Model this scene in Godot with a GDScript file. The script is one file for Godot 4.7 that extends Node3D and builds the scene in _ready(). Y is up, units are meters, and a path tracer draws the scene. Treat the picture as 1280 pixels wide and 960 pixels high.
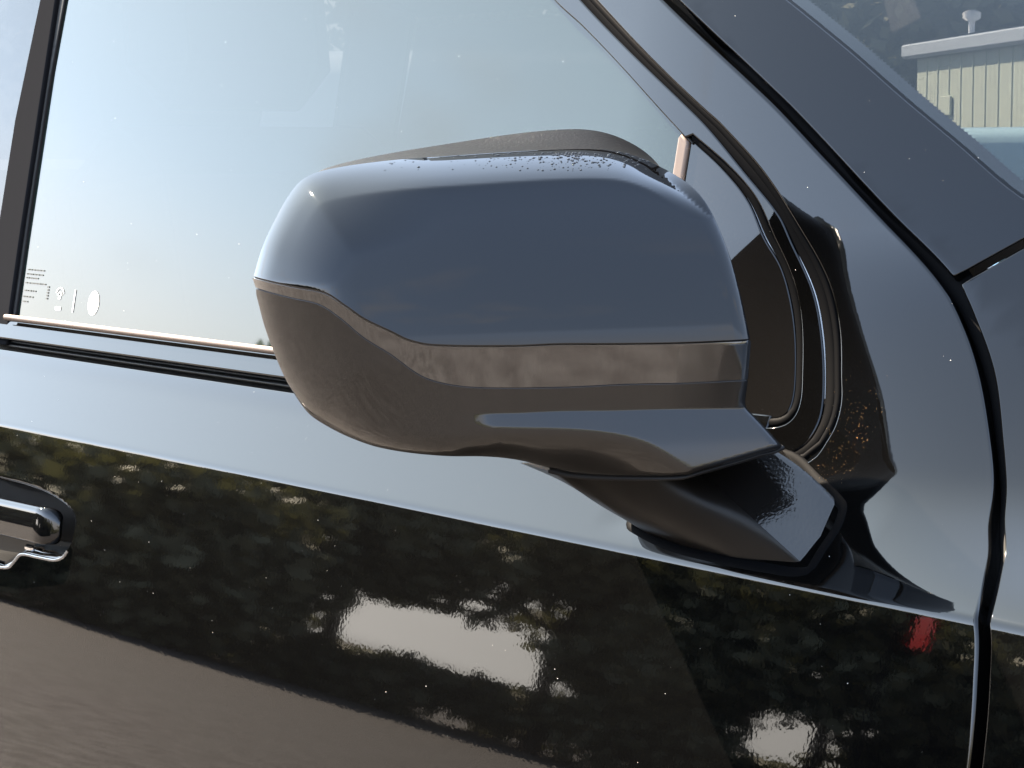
extends Node3D
# A black sport utility vehicle on a sunlit lot, seen close on its wing mirror. x = forward along the vehicle, y = up, z = out to the mirror's side.
# Outlines on the vehicle's side are in millimetres (x, y).

var rng := RandomNumberGenerator.new()
var ztab := PackedFloat32Array()
const V0 := -0.95
const VS := 0.0005
const YC := 1.206
var foot_poly := PackedVector2Array()
var pocket_poly := PackedVector2Array()
var M := {}

# ---------------------------------------------------------------- mesh collecting
class MB:
	var v := PackedVector3Array()
	var n := PackedVector3Array()
	func tri(a: Vector3, b: Vector3, c: Vector3, na: Vector3, nb: Vector3, nc: Vector3) -> void:
		var g := (b - a).cross(c - a)
		if g.dot(na + nb + nc) > 0.0:
			v.append(a); v.append(c); v.append(b)
			n.append(na); n.append(nc); n.append(nb)
		else:
			v.append(a); v.append(b); v.append(c)
			n.append(na); n.append(nb); n.append(nc)
	func flat(a: Vector3, b: Vector3, c: Vector3, out: Vector3) -> void:
		var g := (b - a).cross(c - a)
		if g.length_squared() < 1e-16:
			return
		g = g.normalized()
		if g.dot(out) < 0.0:
			g = -g
		tri(a, b, c, g, g, g)
	func quad(a: Vector3, b: Vector3, c: Vector3, d: Vector3, out: Vector3) -> void:
		flat(a, b, c, out); flat(a, c, d, out)
	func strip(pa: PackedVector3Array, na: PackedVector3Array, pb: PackedVector3Array, nb: PackedVector3Array, closed := false) -> void:
		var k := pa.size()
		for i in (k if closed else k - 1):
			var j := (i + 1) % k
			tri(pa[i], pa[j], pb[j], na[i], na[j], nb[j])
			tri(pa[i], pb[j], pb[i], na[i], nb[j], nb[i])
	func box(c: Vector3, s: Vector3, bev := 0.0, basis := Basis()) -> void:
		var h := s * 0.5
		bev = minf(bev, minf(h.x, minf(h.y, h.z)) * 0.95)
		var ax := [Vector3.RIGHT, Vector3.UP, Vector3.BACK]
		for i in 3:
			for sg in [-1.0, 1.0]:
				var u: Vector3 = ax[(i + 1) % 3]
				var w: Vector3 = ax[(i + 2) % 3]
				var o: Vector3 = ax[i] * sg
				var hu := absf(h.dot(u)) - bev
				var hw := absf(h.dot(w)) - bev
				var p: Vector3 = o * absf(h.dot(o))
				quad(c + basis * (p - u * hu - w * hw), c + basis * (p + u * hu - w * hw), c + basis * (p + u * hu + w * hw), c + basis * (p - u * hu + w * hw), basis * o)
		if bev > 0.0:
			for i in 3:
				var e: Vector3 = ax[i]
				var u: Vector3 = ax[(i + 1) % 3]
				var w: Vector3 = ax[(i + 2) % 3]
				var he := absf(h.dot(e)) - bev
				for su in [-1.0, 1.0]:
					for sw in [-1.0, 1.0]:
						var p1: Vector3 = u * su * absf(h.dot(u)) + w * sw * (absf(h.dot(w)) - bev)
						var p2: Vector3 = u * su * (absf(h.dot(u)) - bev) + w * sw * absf(h.dot(w))
						quad(c + basis * (p1 - e * he), c + basis * (p1 + e * he), c + basis * (p2 + e * he), c + basis * (p2 - e * he), basis * (u * su + w * sw))
			for sx in [-1.0, 1.0]:
				for sy in [-1.0, 1.0]:
					for sz in [-1.0, 1.0]:
						var s3 := Vector3(sx, sy, sz)
						var q := h - Vector3.ONE * bev
						flat(c + basis * (s3 * (q + Vector3(bev, 0, 0))), c + basis * (s3 * (q + Vector3(0, bev, 0))), c + basis * (s3 * (q + Vector3(0, 0, bev))), basis * s3)
	func tube(p: PackedVector3Array, r: PackedFloat32Array, sides := 8, cap := true) -> void:
		var pa := PackedVector3Array()
		var na := PackedVector3Array()
		var x := Vector3.ZERO
		for i in p.size():
			var t := (p[mini(i + 1, p.size() - 1)] - p[maxi(i - 1, 0)]).normalized()
			if x == Vector3.ZERO:
				x = t.cross(Vector3.UP if absf(t.y) < 0.9 else Vector3.RIGHT).normalized()
			x = (x - t * x.dot(t)).normalized()
			var y := t.cross(x)
			var pb := PackedVector3Array()
			var nb := PackedVector3Array()
			for k in sides:
				var d := x * cos(TAU * k / sides) + y * sin(TAU * k / sides)
				pb.append(p[i] + d * r[i]); nb.append(d)
			if i > 0:
				strip(pa, na, pb, nb, true)
			if cap and (i == 0 or i == p.size() - 1):
				for k in sides:
					flat(p[i], pb[k], pb[(k + 1) % sides], -t if i == 0 else t)
			pa = pb; na = nb
	func mesh(m: Material) -> ArrayMesh:
		var a := []
		a.resize(Mesh.ARRAY_MAX)
		a[Mesh.ARRAY_VERTEX] = v
		a[Mesh.ARRAY_NORMAL] = n
		var am := ArrayMesh.new()
		am.add_surface_from_arrays(Mesh.PRIMITIVE_TRIANGLES, a)
		am.surface_set_material(0, m)
		return am

func put(called: String, mb: MB, m: Material, parent: Node = self, at := Vector3.ZERO) -> MeshInstance3D:
	var o := MeshInstance3D.new()
	o.name = called
	o.mesh = mb.mesh(m)
	o.position = at
	parent.add_child(o, true)
	return o

func node(called: String, parent: Node = self, at := Vector3.ZERO, turn := 0.0) -> Node3D:
	var o := Node3D.new()
	o.name = called
	o.position = at
	o.rotation.y = turn
	parent.add_child(o, true)
	return o

func tag(o: Node, label := "", category := "", group := "", kind := "") -> Node:
	if label: o.set_meta("label", label)
	if category: o.set_meta("category", category)
	if group: o.set_meta("group", group)
	if kind: o.set_meta("kind", kind)
	return o

# ---------------------------------------------------------------- curves
func pts(a: Array) -> PackedVector2Array:
	var o := PackedVector2Array()
	for i in range(0, a.size(), 2):
		o.append(Vector2(a[i], a[i + 1]))
	return o

func cr(p: PackedVector2Array, step := 4.0, closed := false) -> PackedVector2Array:   # centripetal-ish Catmull-Rom through the points
	var o := PackedVector2Array()
	var k := p.size()
	for i in (k if closed else k - 1):
		var p1 := p[i]
		var p2 := p[(i + 1) % k]
		var p0 := p[(i - 1 + k) % k] if closed or i > 0 else p1 * 2.0 - p2
		var p3 := p[(i + 2) % k] if closed or i < k - 2 else p2 * 2.0 - p1
		var l := p1.distance_to(p2)
		var m1 := (p2 - p0) / maxf(p0.distance_to(p1) + l, 1e-6) * l
		var m2 := (p3 - p1) / maxf(p2.distance_to(p3) + l, 1e-6) * l
		var c := maxi(1, int(ceil(l / step)))
		for j in c:
			var t := float(j) / c
			var t2 := t * t
			var t3 := t2 * t
			o.append(p1 * (2 * t3 - 3 * t2 + 1) + m1 * (t3 - 2 * t2 + t) + p2 * (-2 * t3 + 3 * t2) + m2 * (t3 - t2))
	if not closed:
		o.append(p[k - 1])
	return o

func dens(p: PackedVector2Array, step := 6.0, closed := false) -> PackedVector2Array:
	var o := PackedVector2Array()
	var k := p.size()
	for i in (k if closed else k - 1):
		var q := p[(i + 1) % k]
		var c := maxi(1, int(ceil(p[i].distance_to(q) / step)))
		for j in c:
			o.append(p[i].lerp(q, float(j) / c))
	if not closed:
		o.append(p[k - 1])
	return o

func rev(p: PackedVector2Array) -> PackedVector2Array:
	var o := p.duplicate()
	o.reverse()
	return o

func area2(p: PackedVector2Array) -> float:
	var s := 0.0
	for i in p.size():
		s += p[i].cross(p[(i + 1) % p.size()])
	return s * 0.5

func clean(p: PackedVector2Array, e := 0.25) -> PackedVector2Array:
	var o := PackedVector2Array()
	for q in p:
		if o.is_empty() or o[o.size() - 1].distance_to(q) > e:
			o.append(q)
	while o.size() > 3 and o[0].distance_to(o[o.size() - 1]) < e:
		o.remove_at(o.size() - 1)
	if area2(o) < 0:
		o.reverse()
	return o

func sdist(p: Vector2, poly: PackedVector2Array) -> float:    # distance to the outline, positive inside
	var best := 1e20
	var inside := false
	var k := poly.size()
	var a := poly[k - 1]
	for i in k:
		var b := poly[i]
		var e := b - a
		var w := p - a
		var t := clampf(w.dot(e) / maxf(e.length_squared(), 1e-9), 0.0, 1.0)
		best = minf(best, (w - e * t).length_squared())
		if (a.y > p.y) != (b.y > p.y) and p.x < a.x + (p.y - a.y) / (b.y - a.y) * e.x:
			inside = not inside
		a = b
	return sqrt(best) if inside else -sqrt(best)

func lut(x: float, xs: Array, ys: Array) -> float:
	if x <= xs[0]: return ys[0]
	for i in range(1, xs.size()):
		if x <= xs[i]:
			return lerpf(ys[i - 1], ys[i], (x - xs[i - 1]) / (xs[i] - xs[i - 1]))
	return ys[ys.size() - 1]

# ---------------------------------------------------------------- sheets: a curved panel cut to an outline, with a rolled edge
func sheet(mb: MB, outline: PackedVector2Array, surf: Callable, xs: PackedFloat32Array, ys: PackedFloat32Array, roll := 0.0, depth := 0.0, h := 0.7) -> void:
	var poly := clean(outline)
	if roll > 0.0:
		var big := PackedVector2Array()
		for q in poly: big.append(q * 100.0)
		var best := 0.0
		for r in Geometry2D.offset_polygon(big, -roll * 100.0, Geometry2D.JOIN_MITER):
			if absf(area2(r)) > best:
				best = absf(area2(r))
				poly = r
		for i in poly.size(): poly[i] = poly[i] / 100.0
		poly = clean(poly, 0.1)
	var S := func(q: Vector2) -> Vector3: return surf.call(q)
	var cache := {}
	var vert := func(q: Vector2) -> Array:
		var key := Vector2i(roundi(q.x * 500.0), roundi(q.y * 500.0))
		if cache.has(key): return cache[key]
		var du: Vector3 = surf.call(q + Vector2(h, 0)) - surf.call(q - Vector2(h, 0))
		var dv: Vector3 = surf.call(q + Vector2(0, h)) - surf.call(q - Vector2(0, h))
		var r := [surf.call(q), du.cross(dv).normalized()]
		cache[key] = r
		return r
	var lo := Vector2(1e9, 1e9)
	var hi := -lo
	for q in poly:
		lo = lo.min(q); hi = hi.max(q)
	for i in xs.size() - 1:
		if xs[i + 1] <= lo.x or xs[i] >= hi.x: continue
		var col := PackedVector2Array([Vector2(xs[i], lo.y - 9) * 100, Vector2(xs[i + 1], lo.y - 9) * 100, Vector2(xs[i + 1], hi.y + 9) * 100, Vector2(xs[i], hi.y + 9) * 100])
		var big := PackedVector2Array()
		for q in poly: big.append(q * 100.0)
		for part in Geometry2D.intersect_polygons(big, col):
			var plo := 1e9
			var phi := -1e9
			for q in part:
				plo = minf(plo, q.y / 100.0); phi = maxf(phi, q.y / 100.0)
			for j in ys.size() - 1:
				if ys[j + 1] <= plo or ys[j] >= phi: continue
				var cell := PackedVector2Array([Vector2(xs[i], ys[j]) * 100, Vector2(xs[i + 1], ys[j]) * 100, Vector2(xs[i + 1], ys[j + 1]) * 100, Vector2(xs[i], ys[j + 1]) * 100])
				for bit in Geometry2D.intersect_polygons(part, cell):
					var k := bit.size()
					if k < 3: continue
					var vs := []
					for q in bit: vs.append(vert.call(q / 100.0))
					if k == 4:
						mb.tri(vs[0][0], vs[1][0], vs[2][0], vs[0][1], vs[1][1], vs[2][1])
						mb.tri(vs[0][0], vs[2][0], vs[3][0], vs[0][1], vs[2][1], vs[3][1])
					else:
						var t := Geometry2D.triangulate_polygon(bit)
						for m in range(0, t.size(), 3):
							mb.tri(vs[t[m]][0], vs[t[m + 1]][0], vs[t[m + 2]][0], vs[t[m]][1], vs[t[m + 1]][1], vs[t[m + 2]][1])
	if roll <= 0.0 and depth <= 0.0: return
	var edge := dens(poly, 5.0, true)
	var k := edge.size()
	var pa := PackedVector3Array()
	var na := PackedVector3Array()
	var steps := 5
	for s in steps + 2:
		var pb := PackedVector3Array()
		var nb := PackedVector3Array()
		for i in k:
			var e := (edge[(i + 1) % k] - edge[(i - 1 + k) % k]).normalized()
			var o2 := Vector2(e.y, -e.x)
			var base: Array = vert.call(edge[i])
			var q3: Vector3 = (surf.call(edge[i] + o2 * h) - surf.call(edge[i] - o2 * h)).normalized()
			var n3: Vector3 = base[1]
			var th := minf(float(s) / steps, 1.0) * PI / 2.0 if roll > 0.0 else PI / 2.0
			var r := roll * 0.001
			var p: Vector3 = base[0] + q3 * r * sin(th) - n3 * r * (1.0 - cos(th))
			if s == steps + 1: p -= n3 * depth * 0.001
			pb.append(p)
			nb.append((n3 * cos(th) + q3 * sin(th)).normalized())
		if s > 0: mb.strip(pa, na, pb, nb, true)
		pa = pb; na = nb

func bead(mb: MB, path: PackedVector2Array, surf: Callable, half: float, tall: float, sink := 0.0, h := 0.7, closed := false) -> void:   # a rounded rubber strip laid along a line on a surface
	var k := path.size()
	var pa := PackedVector3Array()
	var na := PackedVector3Array()
	for s in 9:
		var th := PI * s / 8.0
		var pb := PackedVector3Array()
		var nb := PackedVector3Array()
		for i in k:
			var e := (path[(i + 1) % k if closed else mini(i + 1, k - 1)] - path[(i - 1 + k) % k if closed else maxi(i - 1, 0)]).normalized()
			var o2 := Vector2(e.y, -e.x)
			var q := path[i]
			var side: Vector3 = (surf.call(q + o2 * h) - surf.call(q - o2 * h)).normalized()
			var along: Vector3 = (surf.call(q + e * h) - surf.call(q - e * h)).normalized()
			var n3 := side.cross(along)
			if n3.z < 0: n3 = -n3
			pb.append(surf.call(q) + side * (half * cos(th) * 0.001) + n3 * ((tall * sin(th) - sink) * 0.001))
			nb.append((side * (cos(th) / half) + n3 * (sin(th) / tall)).normalized())
		if s > 0: mb.strip(pa, na, pb, nb, closed)
		pa = pb; na = nb

func lines(list: Array) -> PackedFloat32Array:     # [from, to, step, to, step ...]
	var o := PackedFloat32Array([list[0]])
	var i := 1
	while i < list.size():
		var a := o[o.size() - 1]
		var b: float = list[i]
		var c := maxi(1, roundi((b - a) / list[i + 1]))
		for j in c:
			o.append(lerpf(a, b, float(j + 1) / c))
		i += 2
	return o

# ---------------------------------------------------------------- the vehicle's side
func tilt(v: float) -> float:
	return lut(v, [-0.9, -0.45, -0.14, -0.0025, 0.0025, 0.04, 0.065, 0.09, 0.6], [-12.0, -3.0, 9.6, 11.5, 41.0, 38.0, 16.0, 10.5, 10.5])

func make_profile() -> void:
	var n := int(1.9 / VS)
	ztab.resize(n + 1)
	var z := 0.0
	for i in n + 1:
		ztab[i] = z
		z -= tan(deg_to_rad(tilt(V0 + (i + 0.5) * VS))) * VS
	var c := ztab[int(-V0 / VS)]
	for i in n + 1:
		ztab[i] += 1.0 - c

func zb(y: float) -> float:
	var f := clampf((y - YC - V0) / VS, 0.0, ztab.size() - 2.0)
	var i := int(f)
	return lerpf(ztab[i], ztab[i + 1], f - i)

func body(q: Vector2) -> Vector3:
	var x := q.x * 0.001
	var y := q.y * 0.001
	var z := zb(y) - barrel(x, y)
	var w := ((x - 0.004) * 0.615 + (y - 1.370) * 0.789 - 0.005) * (1.0 - smoothstep(0.12, 0.45, x))
	if w > 0.0: z -= w * w / 0.44 + 0.5 * w * minf(w / 0.006, 1.0)
	return Vector3(x, y, z)

func barrel(x: float, y: float) -> float:     # the upper body draws in towards the windscreen
	if x <= -0.25: return 0.0
	var u := minf(x, 0.06) + 0.25
	var b := u * u / 1.1
	if x > 0.06: b += 0.1409 * (1.0 - exp(-(x - 0.06) / 0.25))
	var f := clampf(x + 0.04, 0.0, 0.16)
	var g := f * f + 0.08 * (1.0 - exp(-maxf(x - 0.12, 0.0) / 0.25))
	return smoothstep(0.0, 0.19, y - YC) * b + smoothstep(0.0, 0.06, y - YC) * (1.0 - smoothstep(0.06, 0.19, y - YC)) * g

func door_skin(q: Vector2) -> Vector3:
	var p := body(q)
	if q.x > -240 and q.y > 1190 and q.y < 1300:
		var d := -sdist(q, foot_poly)
		var k := (1.0 - smoothstep(4.0, 32.0, d)) * smoothstep(1209.0, 1222.0, q.y)
		p.z -= 0.0010 * k
	if q.x < -780 and q.y > 1070 and q.y < 1180:
		var d := sdist(q, pocket_poly)
		if d > -6.0:
			p.z -= 0.024 * smoothstep(-2.0, 14.0, d)
	return p

func green(o: float) -> Callable:    # the plane of the side windows, o metres proud of it
	return func(q: Vector2) -> Vector3:
		return Vector3(q.x * 0.001, q.y * 0.001, 0.9368 - (q.y * 0.001 - 1.36) * 0.18534 - barrel(q.x * 0.001, q.y * 0.001) + o)

func strip_face(q: Vector2) -> Vector3:     # the gloss strip along the belt leans in more than the skin under it
	var p := body(Vector2(q.x, 1280.0))
	return Vector3(p.x, q.y * 0.001, p.z - 0.001 - (q.y - 1280.0) * 0.00062)

func over(f: Callable, o: float) -> Callable:
	return func(q: Vector2) -> Vector3:
		var p: Vector3 = f.call(q)
		return p + Vector3(0, 0.3, 0.954) * o

# ---------------------------------------------------------------- the mirror, in its own axes (millimetres): a towards the vehicle, b up, w out of the face
const M0 := Vector3(-0.081, 1.359, 1.133)
var MN := Vector3(cos(deg_to_rad(34)), 0, sin(deg_to_rad(34)))
var MA := Vector3(sin(deg_to_rad(34)), 0, -cos(deg_to_rad(34)))
const MT := 0.1944
var m_out := PackedVector2Array()
var dgrid := PackedFloat32Array()
const DG := 2.0
const DW := 162
const DH := 116
var bc_tab := PackedFloat32Array()
var un_tab := PackedFloat32Array()

func tab_of(p: PackedVector2Array) -> PackedFloat32Array:    # b for a = -180 .. 180, smoothed
	var d := cr(p, 1.0)
	var o := PackedFloat32Array()
	var j := 0
	for a in range(-180, 181):
		while j < d.size() - 2 and d[j + 1].x < a: j += 1
		var t := clampf((a - d[j].x) / maxf(d[j + 1].x - d[j].x, 1e-4), 0.0, 1.0)
		o.append(lerpf(d[j].y, d[j + 1].y, t))
	for k in 6:
		var q := o.duplicate()
		for i in range(1, o.size() - 1): q[i] = (o[i - 1] + 2 * o[i] + o[i + 1]) / 4.0
		o = q
	return o

func at_tab(t: PackedFloat32Array, a: float) -> float:
	var f := clampf(a + 180.0, 1.0, 357.9)
	var i := int(f)
	f -= i
	var p0 := t[i - 1]
	var p1 := t[i]
	var p2 := t[i + 1]
	var p3 := t[i + 2]
	return p1 + 0.5 * f * (p2 - p0 + f * (2 * p0 - 5 * p1 + 4 * p2 - p3 + f * (3 * (p1 - p2) + p3 - p0)))

func edge_d(a: float, b: float) -> float:     # smooth distance to the mirror's outline
	var fx := clampf((a + 160.0) / DG, 1.0, DW - 3.01)
	var fy := clampf((b + 115.0) / DG, 1.0, DH - 3.01)
	var ix := int(fx)
	var iy := int(fy)
	fx -= ix
	fy -= iy
	var wx := [(1 - fx) ** 3 / 6, (3 * fx ** 3 - 6 * fx * fx + 4) / 6, (-3 * fx ** 3 + 3 * fx * fx + 3 * fx + 1) / 6, fx ** 3 / 6]
	var wy := [(1 - fy) ** 3 / 6, (3 * fy ** 3 - 6 * fy * fy + 4) / 6, (-3 * fy ** 3 + 3 * fy * fy + 3 * fy + 1) / 6, fy ** 3 / 6]
	var s := 0.0
	for j in 4:
		var r := (iy - 1 + j) * DW + ix - 1
		s += wy[j] * (wx[0] * dgrid[r] + wx[1] * dgrid[r + 1] + wx[2] * dgrid[r + 2] + wx[3] * dgrid[r + 3])
	return s

var drop_tab := PackedFloat32Array()

func make_drop() -> void:      # the fall of the shell towards its edge: flat, a quick turn, then a steep side
	side_tab.resize(62)
	var g := 0.0
	for i in range(60, -1, -1):
		side_tab[i] = g
		g += tan(deg_to_rad(lut((i - 0.5) / 60.0, [0.0, 0.2, 0.55, 0.72, 0.86, 1.0], [70.0, 51.0, 36.0, 27.0, 7.0, 0.0]))) / 60.0
	drop_tab.resize(62)
	var h := 0.0
	for i in range(60, -1, -1):
		drop_tab[i] = h
		h += tan(deg_to_rad(lut((i - 0.5) / 60.0, [0.0, 0.5, 0.76, 0.84, 1.0], [73.0, 62.0, 52.0, 7.0, 0.0]))) / 60.0

func drop(d: float, r: float) -> float:
	if d >= r: return 0.0
	var f := d / r * 60.0
	var i := int(f)
	return r * lerpf(drop_tab[i], drop_tab[i + 1], f - i)

var side_tab := PackedFloat32Array()

func side_drop(d: float) -> float:
	var r := 56.0
	if d >= r: return 0.0
	var f := d / r * 60.0
	var i := int(f)
	return r * lerpf(side_tab[i], side_tab[i + 1], f - i)

func round_drop(d: float, r: float) -> float:
	if d >= r: return 0.0
	var u := (r - d) / r * 0.975
	return r * (1.0 - sqrt(1.0 - u * u))

func mw(a: float, b: float) -> float:
	var bc := at_tab(bc_tab, a)
	var bb := maxf(b, bc)
	var w := -a * a / (1800.0 if a < 0.0 else 6000.0) - ((bb + 55.0) ** 2 - 1225.0) / 660.0
	var d := maxf(edge_d(a, b), 0.0)
	var right := maxf(smoothstep(85.0, 118.0, a), smoothstep(55.0, 95.0, a) * (1.0 - smoothstep(48.0, 78.0, b)))
	if b >= bc:
		var left := 1.0 - smoothstep(-125.0, -35.0, a)
		w -= lerpf(lerpf(drop(d, 22.0), round_drop(d, 10.0) * 0.55, right), side_drop(d), left)
	else:
		var e := bc - b
		w -= 0.12 * e
		var neck := smoothstep(-36.0, -6.0, a)
		var e2 := 37.0
		if neck > 0.0 and e > e2 - 0.7:
			var x := e - e2
			var bend := maxf(x, 0.0) if absf(x) > 0.7 else (x + 0.7) ** 2 / 2.8
			w += neck * (bend * (0.12 + 0.215) - 0.0013 * maxf(x, 0.0) ** 2)
		var f := at_tab(un_tab, a) - b
		if f > -3.0 and a > -60.0:
			var k := smoothstep(-34.0, -4.0, a) * (1.0 - smoothstep(98.0, 108.0, a))
			var g := maxf(f, 0.0) if absf(f) > 3.0 else (f + 3.0) ** 2 / 12.0
			w -= k * (g * 0.45 + g * g * 0.022)
		var left2 := 1.0 - smoothstep(-125.0, -35.0, a)
		w -= lerpf(round_drop(d, lerpf(15.0, 4.0, smoothstep(0.0, 60.0, a))), side_drop(d), left2)
	return w

func mir(o: float) -> Callable:
	return func(q: Vector2) -> Vector3:
		return M0 + MA * (q.x * 0.001) + Vector3(0, q.y * 0.001, 0) + MN * ((mw(q.x, q.y) + o - q.x * MT) * 0.001)

# ---------------------------------------------------------------- materials
func lin(r: float, g: float, b: float, a := 1.0) -> Color:
	var c := Color(r, g, b).linear_to_srgb()
	c.a = a
	return c

func mat(called: String, c: Color, rough := 0.5, spec := 0.5) -> StandardMaterial3D:
	var m := StandardMaterial3D.new()
	m.resource_name = called
	m.albedo_color = c
	m.roughness = rough
	m.metallic_specular = spec
	return m

func noise_tex(freq: float, kind: int, seed_: int, size := 512, oct := 4, ramp := []) -> NoiseTexture2D:
	var f := FastNoiseLite.new()
	f.noise_type = kind
	f.seed = seed_
	f.frequency = freq
	f.fractal_octaves = oct
	var t := NoiseTexture2D.new()
	t.width = size
	t.height = size
	t.seamless = true
	t.noise = f
	if ramp:
		var g := Gradient.new()
		g.offsets = PackedFloat32Array(ramp[0])
		g.colors = PackedColorArray(ramp[1])
		t.color_ramp = g
	return t

func tri(m: StandardMaterial3D, scale: float) -> void:
	m.uv1_triplanar = true
	m.uv1_world_triplanar = true
	m.uv1_scale = Vector3.ONE * scale

func bumpy(m: StandardMaterial3D, t: Texture2D, cm: float, scale: float) -> StandardMaterial3D:
	m.heightmap_enabled = true
	m.heightmap_texture = t
	m.heightmap_scale = cm
	tri(m, scale)
	return m

func materials() -> void:
	var paint := mat("black_paint", lin(0.0016, 0.0016, 0.0018), 0.025, 0.5)
	M.smooth_paint = paint
	M.sail = mat("sail_panel_black", lin(0.004, 0.0038, 0.0037), 0.03, 0.5)
	M.paint = bumpy(mat("black_door_paint", lin(0.0012, 0.0012, 0.0012), 0.022, 0.5), noise_tex(0.05, FastNoiseLite.TYPE_SIMPLEX, 14, 512, 2), 0.0003, 8.0)
	M.gloss = mat("gloss_black_plastic", lin(0.004, 0.0038, 0.0036), 0.03, 0.69)
	M.gloss.clearcoat_enabled = true
	M.gloss.clearcoat = 1.0
	M.gloss.clearcoat_roughness = 0.03
	M.housing = mat("satin_black_plastic", lin(0.006, 0.0055, 0.005), 0.09, 0.55)
	M.foot = mat("textured_black_plastic", lin(0.005, 0.0045, 0.004), 0.3, 0.27)
	M.grain = bumpy(mat("grained_black_plastic", lin(0.005, 0.0046, 0.0043), 0.10, 0.55), noise_tex(0.06, FastNoiseLite.TYPE_SIMPLEX, 4, 512, 3), 0.014, 12.0)
	M.dewy = bumpy(mat("dewy_black_plastic", lin(0.003, 0.0029, 0.0028), 0.32, 0.22), noise_tex(0.09, FastNoiseLite.TYPE_CELLULAR, 5, 512, 2), 0.02, 10.0)
	M.vinyl = mat("pillar_vinyl", lin(0.010, 0.0104, 0.0117), 0.9, 0.0)
	M.rubber = mat("black_rubber", lin(0.008, 0.0078, 0.0076), 0.5, 0.3)
	M.seal = mat("smooth_black_seal", lin(0.0022, 0.0023, 0.0026), 0.55, 0.06)
	M.dark = mat("dark_trim", lin(0.0025, 0.0025, 0.0028), 0.6, 0.15)
	M.trim = mat("satin_window_moulding", lin(0.10, 0.072, 0.055), 0.4, 0.5)
	M.trim.metallic = 0.4
	M.water = mat("dew_water", lin(0.01, 0.01, 0.01), 0.02, 0.5)
	M.dust = mat("pale_dust", lin(0.75, 0.73, 0.68), 0.9, 0.2)
	M.gold = mat("gold_flake", lin(0.75, 0.5, 0.25), 0.35, 0.6)
	M.gold.metallic = 0.8
	M.etch = mat("white_etching", lin(0.85, 0.86, 0.85), 0.8, 0.1)
	M.ink = mat("grey_etching", lin(0.075, 0.08, 0.08), 0.8, 0.1)
	M.frit = mat("black_enamel", lin(0.004, 0.0045, 0.005), 0.08, 0.4)
	M.glass = glass("window_glass", Color(0.083, 0.118, 0.103, 0.984))
	M.clear = glass("windscreen_glass", Color(0.16, 0.21, 0.20, 0.12))
	M.privacy = glass("privacy_glass", Color(0.015, 0.02, 0.018, 0.91))
	M.rear = glass("rear_glass", Color(0.015, 0.02, 0.018, 0.95))
	M.rear.metallic_specular = 0.40
	M.cloth = mat("dark_seat_cloth", lin(0.03, 0.03, 0.032), 0.9, 0.2)
	M.tyre = mat("tyre_rubber", lin(0.02, 0.02, 0.02), 0.8, 0.3)
	M.alloy = mat("alloy", lin(0.5, 0.5, 0.5), 0.3, 0.5)
	M.alloy.metallic = 0.9
	M.chrome = mat("chrome", lin(0.7, 0.7, 0.7), 0.08, 0.5)
	M.chrome.metallic = 1.0
	M.rim = mat("pocket_edge", lin(0.25, 0.25, 0.25), 0.2, 0.5)
	M.rim.metallic = 0.8
	M.mirror = mat("mirror_glass", lin(0.8, 0.8, 0.8), 0.02, 0.5)
	M.mirror.metallic = 1.0
	M.red = mat("red_paint", lin(0.45, 0.02, 0.02), 0.15, 0.5)
	M.pale = mat("pale_blue_paint", lin(0.42, 0.62, 0.68), 0.2, 0.5)
	M.white = mat("white_paint", lin(0.75, 0.76, 0.77), 0.2, 0.5)
	M.bark = bumpy(mat("bark", lin(0.06, 0.045, 0.035), 0.9, 0.2), noise_tex(0.03, FastNoiseLite.TYPE_SIMPLEX, 8, 256, 4), 1.5, 1.0)
	M.leaf = mat("leaves", lin(0.09, 0.1, 0.045), 0.6, 0.3)
	M.leaf.backlight_enabled = true
	M.leaf.backlight = lin(0.05, 0.055, 0.015)
	M.leaf2 = mat("dark_leaves", lin(0.145, 0.145, 0.09), 0.6, 0.3)
	M.leaf2.backlight_enabled = true
	M.leaf2.backlight = lin(0.04, 0.04, 0.012)
	M.siding = mat("cream_siding", lin(0.44, 0.49, 0.40), 0.6, 0.4)
	M.roofing = mat("blue_grey_roofing", lin(0.35, 0.40, 0.45), 0.45, 0.5)
	var a := mat("asphalt", Color.WHITE, 0.92, 0.3)
	a.albedo_texture = noise_tex(0.11, FastNoiseLite.TYPE_SIMPLEX, 21, 1024, 3, [[0.0, 0.35, 0.6, 1.0], [lin(0.008, 0.0078, 0.0076), lin(0.05, 0.047, 0.0455), lin(0.115, 0.109, 0.105), lin(0.50, 0.475, 0.46)]])
	a.detail_enabled = true
	a.detail_blend_mode = BaseMaterial3D.BLEND_MODE_MUL
	a.detail_albedo = noise_tex(0.012, FastNoiseLite.TYPE_SIMPLEX, 22, 512, 4, [[0.0, 1.0], [Color(0.72, 0.70, 0.69), Color(1, 1, 1)]])
	bumpy(a, noise_tex(0.11, FastNoiseLite.TYPE_SIMPLEX, 21, 1024, 3), 0.9, 0.8)
	M.asphalt = a
	M.grassy = mat("dry_verge", lin(0.10, 0.10, 0.05), 0.95, 0.2)

func glass(called: String, c: Color) -> StandardMaterial3D:
	var m := mat(called, Color(c.r, c.g, c.b, c.a), 0.02, 0.5)
	m.transparency = BaseMaterial3D.TRANSPARENCY_ALPHA
	return m

# ---------------------------------------------------------------- sky
var sun_at := Vector3(-0.68, 0.72, 0.145).normalized()

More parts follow.
